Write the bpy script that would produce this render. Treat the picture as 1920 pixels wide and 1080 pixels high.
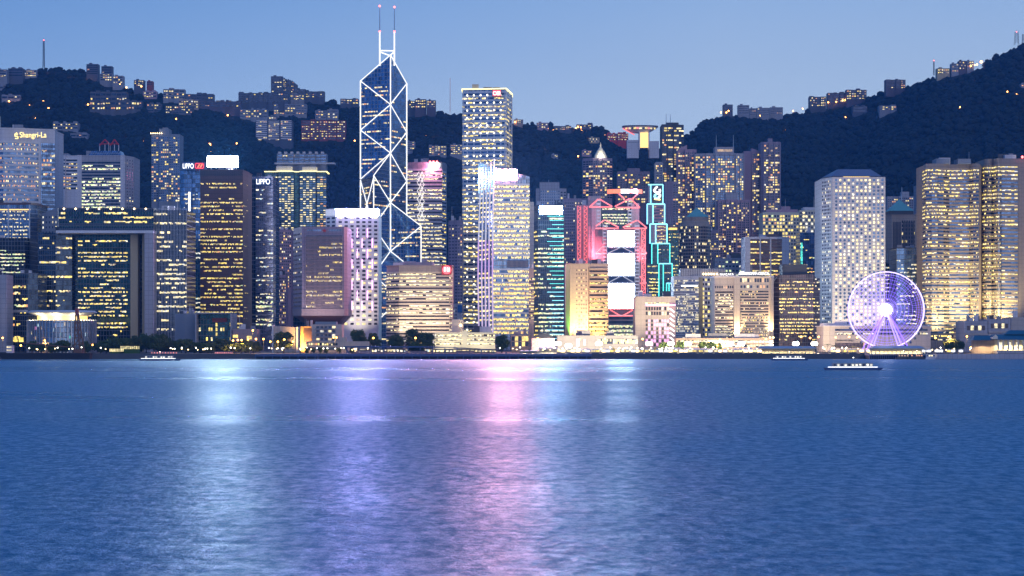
import bpy, math, random
import numpy as np
from mathutils import Vector, noise as mnoise
R = math.radians
rng = random.Random(7)
for o in list(bpy.data.objects): bpy.data.objects.remove(o)
SC = bpy.context.scene
COL = SC.collection

# ---------------------------------------------------------------- camera
F, HV, CH = 3800.0, 635.0, 14.0           # focal length and horizon row of the 1920 px frame, eye height over the harbour
cam = bpy.data.cameras.new('camera'); camo = bpy.data.objects.new('camera', cam); COL.objects.link(camo)
camo.location = (0, 0, CH); camo.rotation_euler = (R(90), 0, 0)
cam.sensor_width = 36; cam.lens = 36*F/1920; cam.shift_y = (HV-540)/1920
cam.clip_start = 1; cam.clip_end = 40000
SC.camera = camo
# ---------------------------------------------------------------- sky
SUN_EL, SUN_ROT = -2.0, 150.0
w = bpy.data.worlds.new('World'); SC.world = w; w.use_nodes = True
nt = w.node_tree; bg = nt.nodes['Background']
sky = nt.nodes.new('ShaderNodeTexSky'); sky.sky_type = 'NISHITA'; sky.sun_disc = False
sky.sun_elevation = R(SUN_EL); sky.sun_rotation = R(SUN_ROT); sky.air_density = 1.0; sky.dust_density = 0.6; sky.ozone_density = 3.0
tc = nt.nodes.new('ShaderNodeTexCoord'); sep = nt.nodes.new('ShaderNodeSeparateXYZ')
nt.links.new(tc.outputs['Generated'], sep.inputs[0])
def wmath(op, a, b):
    n = nt.nodes.new('ShaderNodeMath'); n.operation = op
    for i, q in enumerate((a, b)):
        if isinstance(q, (int, float)): n.inputs[i].default_value = q
        else: nt.links.new(q, n.inputs[i])
    return n.outputs[0]
ramp = nt.nodes.new('ShaderNodeValToRGB'); ramp.color_ramp.interpolation = 'B_SPLINE'
el = ramp.color_ramp.elements
el[0].position = 0.0; el[0].color = (0.42, 0.56, 0.78, 1)
el[1].position = 1.0; el[1].color = (0.05, 0.15, 0.45, 1)
for p, c in ((0.10, (0.43, 0.565, 0.75, 1)), (0.167, (0.23, 0.40, 0.70, 1)), (0.22, (0.14, 0.30, 0.61, 1)), (0.5, (0.05, 0.18, 0.52, 1))):
    e = el.new(p); e.color = c
az = wmath('MULTIPLY', wmath('SUBTRACT', 0.02, sep.outputs[0]), 0.18)      # the east side (left) is a little deeper
az = wmath('MAXIMUM', az, -0.015)
az = wmath('ADD', az, wmath('MULTIPLY', wmath('MAXIMUM', 0.0, wmath('SUBTRACT', 0.90, sep.outputs[1])), 0.07))   # away from the hills the horizon is a deeper blue
nt.links.new(wmath('ADD', sep.outputs[2], az), ramp.inputs[0])
mixw = nt.nodes.new('ShaderNodeMixRGB'); mixw.blend_type = 'ADD'; mixw.inputs[0].default_value = 1.0
sc_ = nt.nodes.new('ShaderNodeMixRGB'); sc_.blend_type = 'MULTIPLY'; sc_.inputs[0].default_value = 1.0
sc_.inputs[2].default_value = (0.5, 0.5, 0.6, 1)
nt.links.new(sky.outputs[0], sc_.inputs[1])
k_ = nt.nodes.new('ShaderNodeMixRGB'); k_.blend_type = 'MULTIPLY'; k_.inputs[0].default_value = 1.0
k_.inputs[2].default_value = (10, 10, 10, 1)
nt.links.new(ramp.outputs[0], k_.inputs[1])
nt.links.new(k_.outputs[0], mixw.inputs[1]); nt.links.new(sc_.outputs[0], mixw.inputs[2])
nt.links.new(mixw.outputs[0], bg.inputs['Color']); bg.inputs['Strength'].default_value = 0.1
# the afterglow of the sunken sun, low behind the camera to the right
sl = bpy.data.lights.new('sun', 'SUN'); sl.energy = 0.8; sl.angle = R(60); sl.color = (1.0, 0.87, 0.82)
so = bpy.data.objects.new('sun', sl); COL.objects.link(so)
so.rotation_euler = (R(82), 0, R(22))
SC.view_settings.view_transform = 'Standard'; SC.view_settings.look = 'None'
SC.view_settings.exposure = 0.2; SC.view_settings.gamma = 1.0
cy = SC.cycles
cy.max_bounces = 5; cy.diffuse_bounces = 2; cy.glossy_bounces = 3; cy.transmission_bounces = 2; cy.volume_bounces = 0
cy.caustics_reflective = True; cy.sample_clamp_indirect = 3.0; cy.use_light_tree = True
cy.use_denoising = True
# ---------------------------------------------------------------- helpers
def X(u, D): return (u-960)*D/F
def Z(v, D): return CH-(v-HV)*D/F
HAZE = 6.5e-5
GZ = 3.6                                   # level of the reclaimed land
MATS = {}
def nmat(name):
    m = bpy.data.materials.new(name); m.use_nodes = True; MATS[name] = m
    return m, m.node_tree, m.node_tree.nodes['Principled BSDF']
def N(t, typ, **kw):
    n = t.nodes.new(typ)
    for k, v in kw.items(): setattr(n, k, v)
    return n
def mth(t, op, a, b=None, c=None):
    n = N(t, 'ShaderNodeMath', operation=op)
    for i, q in enumerate((a, b, c)):
        if q is None: continue
        if isinstance(q, (int, float)): n.inputs[i].default_value = q
        else: t.links.new(q, n.inputs[i])
    return n.outputs[0]
def mix(t, fac, a, b):
    n = N(t, 'ShaderNodeMixRGB')
    for i, q in enumerate((fac, a, b)):
        if isinstance(q, (int, float)): n.inputs[i].default_value = q
        elif isinstance(q, tuple): n.inputs[i].default_value = (*q, 1)
        else: t.links.new(q, n.inputs[i])
    return n.outputs[0]
def gridline(t, gw, gh, lw=0.12):
    """1 on panel joints, 0 inside the panel; runs along both facade directions"""
    g = N(t, 'ShaderNodeNewGeometry'); s = N(t, 'ShaderNodeSeparateXYZ'); t.links.new(g.outputs['Position'], s.inputs[0])
    h = mth(t, 'ADD', s.outputs[0], mth(t, 'MULTIPLY', s.outputs[1], 0.83))
    a = mth(t, 'LESS_THAN', mth(t, 'FRACT', mth(t, 'DIVIDE', h, gw)), lw)
    b = mth(t, 'LESS_THAN', mth(t, 'FRACT', mth(t, 'DIVIDE', s.outputs[2], gh)), lw)
    return mth(t, 'MAXIMUM', a, b), g
def wall(name, col, rough=0.7, grid=None, line=0.72, metal=0.0, var=0.14):
    m, t, b = nmat(name)
    g = N(t, 'ShaderNodeNewGeometry')
    mp = N(t, 'ShaderNodeMapping'); mp.inputs['Scale'].default_value = (0.12, 0.12, 0.03)
    t.links.new(g.outputs['Position'], mp.inputs[0])
    n1 = N(t, 'ShaderNodeTexNoise'); n1.inputs['Scale'].default_value = 1.0; n1.inputs['Detail'].default_value = 5
    t.links.new(mp.outputs[0], n1.inputs['Vector'])
    dk = tuple(c*(1-2*var) for c in col); lt = tuple(min(1, c*(1+var)) for c in col)
    c = mix(t, n1.outputs['Fac'], dk, lt)
    if grid:
        gl, _ = gridline(t, *grid)
        c = mix(t, mth(t, 'MULTIPLY', gl, 1-line), c, (0.01, 0.01, 0.012))
    t.links.new(c, b.inputs['Base Color']); b.inputs['Roughness'].default_value = rough; b.inputs['Metallic'].default_value = metal
    return m
def glass(name, col, grid=None, rough=0.12, metal=0.75, lc=(0.12, 0.13, 0.15), lw=0.14, var=0.5):
    m, t, b = nmat(name)
    g = N(t, 'ShaderNodeNewGeometry'); s = N(t, 'ShaderNodeVectorMath', operation='SNAP')
    gw, gh = grid or (3.0, 3.8)
    s.inputs[1].default_value = (gw, gw, gh); t.links.new(g.outputs['Position'], s.inputs[0])
    wn = N(t, 'ShaderNodeTexWhiteNoise'); t.links.new(s.outputs[0], wn.inputs['Vector'])
    c = mix(t, wn.outputs['Value'], tuple(q*(1-var) for q in col), tuple(q*(1+var) for q in col))
    if grid:
        gl, _ = gridline(t, gw, gh, lw); c = mix(t, gl, c, lc)
        t.links.new(mth(t, 'MULTIPLY_ADD', gl, 0.5, rough), b.inputs['Roughness'])
        t.links.new(mth(t, 'MULTIPLY_ADD', gl, -metal, metal), b.inputs['Metallic'])
    else:
        b.inputs['Roughness'].default_value = rough; b.inputs['Metallic'].default_value = metal
    t.links.new(c, b.inputs['Base Color'])
    return m
def glow(name, col, s, mottle=0.0, cell=(1.3, 1.3, 1.2), sample=False, base=(0.3, 0.3, 0.3)):
    """something that gives off light: lamps, neon, screens, lit rooms (mottled by what stands in the room)"""
    m, t, b = nmat(name)
    b.inputs['Base Color'].default_value = (*base, 1); b.inputs['Roughness'].default_value = 0.4
    b.inputs['Emission Color'].default_value = (*col, 1)
    if mottle:
        g = N(t, 'ShaderNodeNewGeometry'); sn = N(t, 'ShaderNodeVectorMath', operation='SNAP'); sn.inputs[1].default_value = cell
        t.links.new(g.outputs['Position'], sn.inputs[0])
        wn = N(t, 'ShaderNodeTexWhiteNoise'); t.links.new(sn.outputs[0], wn.inputs['Vector'])
        sn2 = N(t, 'ShaderNodeVectorMath', operation='SNAP'); sn2.inputs[1].default_value = (6.1, 6.1, 3.7)
        t.links.new(g.outputs['Position'], sn2.inputs[0])
        wn2 = N(t, 'ShaderNodeTexWhiteNoise'); t.links.new(sn2.outputs[0], wn2.inputs['Vector'])
        q = mth(t, 'MULTIPLY', wn.outputs['Value'], mth(t, 'MULTIPLY_ADD', wn2.outputs['Value'], 0.8, 0.6))
        t.links.new(mth(t, 'MULTIPLY_ADD', q, s*mottle*1.6, s*(1-mottle)*0.9), b.inputs['Emission Strength'])
    else: b.inputs['Emission Strength'].default_value = s
    m.cycles.emission_sampling = 'AUTO' if sample else 'NONE'
    return m
# lit rooms
glow('room_yellow', (1.0, 0.73, 0.12), 1.4, 0.6)
glow('room_warm', (1.0, 0.81, 0.36), 1.4, 0.6)
glow('room_white', (1.0, 0.93, 0.70), 1.1, 0.6)
glow('room_green', (0.84, 1.0, 0.45), 1.15, 0.6)
glow('room_cool', (0.70, 0.95, 1.0), .9, 0.6)
glow('room_orange', (1.0, 0.42, 0.10), 1.1, 0.55)
glow('room_dim', (1.0, 0.62, 0.25), 0.5, 0.6)
glow('room_pink', (1.0, 0.35, 0.75), 1.5, 0.5)
glow('room_red', (1.0, 0.25, 0.2), 1.2, 0.5)
glow('room_teal', (0.1, 0.9, 0.7), 0.9, 0.6)
PAL = {'office': [('room_yellow', .5), ('room_warm', .3), ('room_white', .1), ('room_dim', .1)],
       'gold': [('room_yellow', .75), ('room_warm', .15), ('room_orange', .06), ('room_green', .04)],
       'white': [('room_white', .5), ('room_warm', .3), ('room_cool', .12), ('room_dim', .08)],
       'green': [('room_green', .45), ('room_white', .3), ('room_warm', .25)],
       'home': [('room_yellow', .32), ('room_warm', .3), ('room_orange', .14), ('room_white', .06), ('room_dim', .18)],
       'hotel': [('room_orange', .3), ('room_warm', .3), ('room_dim', .4)],
       'pink': [('room_pink', 1)], 'warm': [('room_warm', .7), ('room_white', .3)]}
glass('pane_dark', (0.045, 0.06, 0.10), rough=0.15, metal=0.5)
glass('pane_blue', (0.10, 0.17, 0.30), rough=0.12, metal=0.7)
glass('pane_brown', (0.06, 0.045, 0.05), rough=0.2, metal=0.4)
# walls
for nm, c, kw in (
    ('lavender_stone', (.42, .40, .44), dict(grid=(3.2, 3.6))), ('white_paint', (.72, .70, .72), dict()), ('white_tile', (.66, .63, .67), dict(grid=(4, 3.6), line=.85)),
    ('grey_concrete', (.30, .30, .33), dict(grid=(6, 4), line=.85)), ('dark_concrete', (.08, .085, .10), dict()), ('beige_stone', (.52, .45, .40), dict(grid=(4, 4), line=.85)),
    ('pink_stone', (.40, .29, .30), dict(grid=(3, 3.5), line=.85)), ('brown_granite', (.14, .075, .075), dict(grid=(1.6, 3.9), line=.6, rough=.45)), ('mauve_tile', (.33, .26, .33), dict(grid=(3, 3))),
    ('rose_wall', (.42, .28, .34), dict()), ('peach_stone', (.55, .40, .30), dict(grid=(5, 3.4), line=.88)), ('green_lit_stone', (.34, .42, .20), dict()),
    ('red_brick', (.26, .06, .06), dict()), ('sand_granite', (.40, .31, .25), dict(grid=(3, 3.4), line=.8)), ('blue_grey_wall', (.24, .27, .33), dict()), ('silver_metal', (.55, .56, .6), dict(rough=.3, metal=.7)),
    ('dark_metal', (.05, .055, .07), dict(rough=.45)), ('navy_paint', (.05, .10, .24), dict(rough=.5)), ('cream_wall', (.68, .62, .48), dict()), ('copper_green', (.16, .42, .40), dict(rough=.5)),
    ('slate_roof', (.16, .20, .30), dict(rough=.45)), ('alu_cladding', (.62, .60, .64), dict(rough=.45, grid=(3.2, 3.45), line=.72)), ('rust_steel', (.20, .10, .06), dict()), ('teal_roof', (.02, .13, .20), dict(rough=.5)),
    ('red_paint', (.55, .05, .06), dict()), ('orange_wall', (.75, .42, .12), dict()), ('black_hull', (.012, .013, .018), dict()), ('white_canvas', (.8, .8, .82), dict()), ('yellow_canvas', (.8, .55, .08), dict()),
    ('ochre_stone', (.5, .40, .25), dict()), ('blue_paint', (.05, .2, .5), dict())):
    wall(nm, c, **kw)
glass('navy_curtain', (0.035, 0.055, 0.085), (1.7, 3.9)); glass('blue_curtain', (0.13, 0.22, 0.38), (2.2, 3.8), lw=.1)
glass('steel_curtain', (0.16, 0.24, 0.36), (1.6, 3.6), lc=(.25, .27, .32)); glass('teal_curtain', (0.03, 0.075, 0.08), (2.2, 4.0))
glass('bank_curtain', (0.09, 0.19, 0.36), (2.0, 3.9), lc=(.22, .27, .36), lw=.13); glass('black_curtain', (0.03, 0.03, 0.04), (2.4, 3.6), metal=.5)
glass('reflective_curtain', (0.40, 0.42, 0.55), (1.6, 3.6), lc=(.2, .2, .25)); glass('bronze_curtain', (0.10, 0.07, 0.075), (1.8, 3.6), metal=.5)
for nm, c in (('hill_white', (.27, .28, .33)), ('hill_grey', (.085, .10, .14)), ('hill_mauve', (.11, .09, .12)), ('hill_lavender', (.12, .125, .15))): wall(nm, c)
# light sources with a name of their own
for nm, c, s, smp in (('tube_white', (1, .97, .9), 1.3, True), ('sign_white', (1, 1, .97), 2.2, True), ('sign_yellow', (1, .75, .2), 2.0, False), ('sign_red', (1, .04, .05), 1.7, False), ('sign_orange', (1, .22, .05), 1.3, False),
    ('board_white', (.75, .88, 1), 560, True), ('board_blue', (.40, .70, 1), 650, True), ('board_pink', (1, .37, .44), 1450, True), ('screen_white', (.62, .80, 1), 46, True), ('board_rose', (1, .27, .45), 60, True),
    ('neon_violet', (.56, .46, 1), 560, True), ('neon_pink', (1, .45, .95), 2.6, False), ('neon_cyan', (.25, .85, 1), 2.0, False), ('neon_teal', (.08, .85, .75), 1.6, False), ('neon_red', (1, .16, .15), 1.4, False),
    ('neon_purple', (.72, .42, .95), 0.6, False), ('neon_lilac', (.78, .60, .92), 0.65, False), ('neon_ice', (.72, .76, 1), 0.5, False), ('wheel_violet', (.42, .30, 1), 1.4, False), ('spoke_violet', (.22, .09, 1), 2.0, False), ('wheel_white', (.66, .52, 1), 2.2, False),
    ('lamp_orange', (1, .42, .06), 14, False), ('lamp_white', (1, .93, .75), 8, False), ('lamp_warm', (1, .72, .32), 7, False), ('hill_lamp', (1, .40, .08), 13, False), ('beacon_red', (1, .12, .1), 6, False), ('spot_white', (1, .9, .6), 4, False), ('hub_white', (.80, .80, 1), 24, True), ('glow_gold', (1, .62, .14), 1.6, False), ('cornice_gold', (1, .85, .3), 2.4, False)):
    glow(nm, c, s, sample=smp)
def M(n): return MATS[n]

class MB:
    """collects faces; build() links them as ONE mesh object"""
    def __init__(s): s.v = []; s.f = []; s.m = []; s.ms = []
    def mi(s, m):
        if m not in s.ms: s.ms.append(m)
        return s.ms.index(m)
    def poly(s, pts, m):
        i = len(s.v); s.v += [tuple(p) for p in pts]; s.f.append(tuple(range(i, i+len(pts)))); s.m.append(s.mi(m))
    def box(s, x0, x1, y0, y1, z0, z1, m): s.prism([(x0, y0), (x1, y0), (x1, y1), (x0, y1)], z0, z1, m)
    def prism(s, pts, z0, z1, m, top=None, cap=True):
        """pts counter-clockwise seen from above; top: other xy for the upper rim; z1 may be a list"""
        n = len(pts); tp = top or pts; zs = z1 if isinstance(z1, (list, tuple)) else [z1]*n
        i = len(s.v); s.v += [(p[0], p[1], z0) for p in pts]+[(p[0], p[1], zs[k]) for k, p in enumerate(tp)]; k = s.mi(m)
        for a in range(n):
            b = (a+1) % n; s.f.append((i+a, i+b, i+n+b, i+n+a)); s.m.append(k)
        if cap:
            s.f.append(tuple(i+n+a for a in range(n))); s.m.append(k); s.f.append(tuple(i+n-1-a for a in range(n))); s.m.append(k)
    def tube(s, p, q, r, m, n=6, r2=None):
        p = Vector(p); q = Vector(q); d = (q-p)
        if d.length < 1e-6: return
        d.normalize(); a = d.orthogonal().normalized(); b = d.cross(a); r2 = r if r2 is None else r2
        i = len(s.v); k = s.mi(m)
        for c, rr in ((p, r), (q, r2)):
            for j in range(n):
                t = 2*math.pi*j/n; s.v.append(tuple(c+a*(math.cos(t)*rr)+b*(math.sin(t)*rr)))
        for j in range(n):
            s.f.append((i+j, i+(j+1) % n, i+n+(j+1) % n, i+n+j)); s.m.append(k)
        s.f.append(tuple(i+n-1-j for j in range(n))); s.m.append(k); s.f.append(tuple(i+n+j for j in range(n))); s.m.append(k)
    def lathe(s, c, prof, m, n=24, a0=0, a1=2*math.pi):
        i = len(s.v); k = s.mi(m); cl = abs(a1-a0-2*math.pi) < 1e-6; nn = n if cl else n+1
        for r, z in prof:
            for j in range(nn):
                t = a0+(a1-a0)*j/n; s.v.append((c[0]+math.cos(t)*r, c[1]+math.sin(t)*r, c[2]+z))
        for a in range(len(prof)-1):
            for j in range(n):
                j2 = (j+1) % nn; s.f.append((i+a*nn+j, i+a*nn+j2, i+(a+1)*nn+j2, i+(a+1)*nn+j)); s.m.append(k)
    def ball(s, c, r, m, n=8):
        s.lathe(c, [(r*math.sin(math.pi*j/n)+1e-4, -r*math.cos(math.pi*j/n)) for j in range(n+1)], m, n+2)
    def mesh(s, name):
        me = bpy.data.meshes.new(name); me.from_pydata(s.v, [], s.f)
        for m in s.ms: me.materials.append(M(m) if isinstance(m, str) else m)
        if len(s.ms) > 1: me.polygons.foreach_set('material_index', s.m)
        me.update(); return me
    def pieces(s, name, parent):
        for f, k in zip(s.f, s.m):
            q = MB(); q.poly([s.v[i] for i in f], s.ms[k]); q.build(name, parent)
    def build(s, name, parent=None, loc=None):
        o = bpy.data.objects.new(name, s.mesh(name)); COL.objects.link(o)
        if parent: o.parent = parent
        if loc is not None: o.location = loc
        return o
def tag(o, label=None, cat=None, group=None, kind=None):
    for k, q in (('label', label), ('category', cat), ('group', group), ('kind', kind)):
        if q: o[k] = q
    return o
def thing(name, label, cat, loc, group=None):
    o = bpy.data.objects.new(name, None); COL.objects.link(o); o.location = loc; o.empty_display_size = 2
    return tag(o, label, cat, group)
def text(name, s, width, height, mat, parent, loc, extr=0.15, shear=0.0):
    """lettering fitted into width x height, standing upright and facing the harbour, loc = lower left corner"""
    c = bpy.data.curves.new(name, 'FONT'); c.body = s; c.extrude = extr; c.shear = shear
    o = bpy.data.objects.new(name, c); COL.objects.link(o)
    me = bpy.data.meshes.new_from_object(o.evaluated_get(bpy.context.evaluated_depsgraph_get()))
    bpy.data.objects.remove(o); bpy.data.curves.remove(c)
    co = np.empty(len(me.vertices)*3); me.vertices.foreach_get('co', co); co = co.reshape(-1, 3)
    lo, hi = co.min(0), co.max(0)
    q = np.stack([(co[:, 0]-lo[0])/(hi[0]-lo[0])*width, -(co[:, 2]), (co[:, 1]-lo[1])/(hi[1]-lo[1])*height], 1)
    me.vertices.foreach_set('co', q.ravel()); me.materials.clear(); me.materials.append(M(mat)); me.update()
    o = bpy.data.objects.new(name, me); COL.objects.link(o); o.parent = parent; o.location = loc
    return o

# ---------------------------------------------------------------- terrain
RIDGE = [(-400, 190), (-20, 152), (0, 149), (30, 142), (60, 130), (85, 123), (130, 124), (150, 127), (175, 138), (200, 149), (232, 157), (260, 161), (300, 173), (350, 184), (420, 191), (480, 191), (560, 183), (620, 183), (640, 187), (670, 193), (760, 205), (800, 205),
 (840, 208), (867, 214), (960, 223), (990, 223), (1010, 229), (1030, 227), (1050, 232), (1090, 231), (1130, 235), (1140, 247), (1180, 264), (1210, 270), (1240, 276), (1262, 268), (1283, 251), (1310, 233), (1340, 213), (1360, 207), (1400, 211), (1470, 213), (1500, 207), (1520, 201), (1560, 193), (1600, 185),
 (1625, 179), (1650, 171), (1680, 166), (1720, 151), (1750, 139), (1790, 131), (1840, 121), (1850, 109), (1880, 93), (1905, 81), (1920, 79), (1960, 70), (2300, 40)]
RU = np.array([a for a, b in RIDGE], float); RV = np.array([b for a, b in RIDGE], float)
H0 = 2120.0
def ridge_d(u): return 3250 + 250*min(1, max(0, (u-1150)/200)) + 60*math.sin(u*0.013)
def hill_z(u, D):
    dr = ridge_d(u); zr = Z(float(np.interp(u, RU, RV))+2.5, dr)-6
    t = (D-H0)/(dr-H0)
    if t <= 0: return GZ
    x = X(u, D)
    n = mnoise.noise(Vector((x*0.006, D*0.006, 3.1)))*26+mnoise.noise(Vector((x*0.017, D*0.017, 9.7)))*9
    if t <= 1: return GZ+(zr-GZ)*(0.35*t+0.65*t**1.5)+n*min(1, 4*t)*min(1, 4*(1-t))
    return zr-(t-1)*0.9*zr
def hill_hit(u, v):
    D = H0+20; dr = ridge_d(u)
    while D < dr+5:
        if hill_z(u, D) >= Z(v, D): return D
        D += 4
    return dr
def base_z(u, D): return hill_z(u, D) if D > H0 else GZ
# ---------------------------------------------------------------- setting
def structure(o): return tag(o, kind='structure')
b = MB()
us = list(range(-420, 2350, 8)); ts = [i/64 for i in range(65)]+[1.03, 1.1, 1.3, 1.8]
vs = []
for t in ts:
    for u in us:
        D = H0+t*(ridge_d(u)-H0); vs.append((X(u, D), D, hill_z(u, D) if t > 0 else GZ-6))
nu = len(us); b.v = vs
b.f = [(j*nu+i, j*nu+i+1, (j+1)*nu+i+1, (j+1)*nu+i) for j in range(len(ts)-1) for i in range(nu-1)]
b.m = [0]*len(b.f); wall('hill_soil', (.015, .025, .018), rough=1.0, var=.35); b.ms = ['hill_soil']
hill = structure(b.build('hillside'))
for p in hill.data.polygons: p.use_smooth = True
wall('pavement', (.16, .15, .15), rough=.85, grid=(6, 6)); wall('sea_bed', (.02, .03, .04))
b = MB(); b.poly([(-9000, 1406, GZ-.3), (9000, 1406, GZ-.3), (9000, 12000, GZ-.3), (-9000, 12000, GZ-.3)], 'dark_concrete'); structure(b.build('ground'))
b = MB(); b.poly([(-1500, 1403, GZ), (1500, 1403, GZ), (1500, 2130, GZ), (-1500, 2130, GZ)], 'pavement'); structure(b.build('pavement'))
b = MB(); b.box(-1500, 1500, 1398, 1404, -4, GZ+.1, 'dark_concrete'); structure(b.build('quay'))
# harbour
m, t, p = nmat('harbour_water')
tcw = N(t, 'ShaderNodeTexCoord')
def wnoise(sx, sy, sc, det, rough=.55):
    mp = N(t, 'ShaderNodeMapping'); mp.inputs['Scale'].default_value = (sx, sy, 1); t.links.new(tcw.outputs['Object'], mp.inputs[0])
    n = N(t, 'ShaderNodeTexNoise'); n.inputs['Scale'].default_value = sc; n.inputs['Detail'].default_value = det; n.inputs['Roughness'].default_value = rough
    t.links.new(mp.outputs[0], n.inputs['Vector']); return n.outputs['Fac']
h = mth(t, 'ADD', mth(t, 'MULTIPLY', wnoise(.055, .042, 1.0, 9, .66), 1.0), mth(t, 'MULTIPLY', wnoise(.9, .55, 1.0, 4, .6), .09))
bp = N(t, 'ShaderNodeBump'); bp.inputs['Strength'].default_value = 1.0; bp.inputs['Distance'].default_value = 3.5
t.links.new(h, bp.inputs['Height'])
calm = N(t, 'ShaderNodeMapRange'); calm.inputs[1].default_value = .4; calm.inputs[2].default_value = .62; calm.inputs[3].default_value = .26; calm.inputs[4].default_value = .38
t.links.new(wnoise(.0016, .006, 1.0, 3), calm.inputs[0]); 
t.nodes.remove(p)
gl_ = N(t, 'ShaderNodeBsdfGlossy'); gl_.inputs['Color'].default_value = (.70, .85, 1, 1); df = N(t, 'ShaderNodeBsdfDiffuse'); df.inputs['Color'].default_value = (.008, .145, .24, 1)
t.links.new(bp.outputs[0], gl_.inputs['Normal']); t.links.new(calm.outputs[0], gl_.inputs['Roughness'])
ms = N(t, 'ShaderNodeMixShader'); rp = N(t, 'ShaderNodeMapRange'); rp.interpolation_type = 'SMOOTHSTEP'; rp.inputs[1].default_value = .36; rp.inputs[2].default_value = .66; rp.inputs[3].default_value = .14; rp.inputs[4].default_value = .52
t.links.new(wnoise(.62, .34, 1.0, 7, .80), rp.inputs[0]); t.links.new(rp.outputs[0], ms.inputs[0])   # noise varies the gloss share, painting in bright and dark ripple glints
t.links.new(df.outputs[0], ms.inputs[1]); t.links.new(gl_.outputs[0], ms.inputs[2]); t.links.new(ms.outputs[0], t.nodes['Material Output'].inputs['Surface'])
b = MB(); b.poly([(-6000, -800, 0), (6000, -800, 0), (6000, 1402, 0), (-6000, 1402, 0)], 'harbour_water'); structure(b.build('water'))

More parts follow.
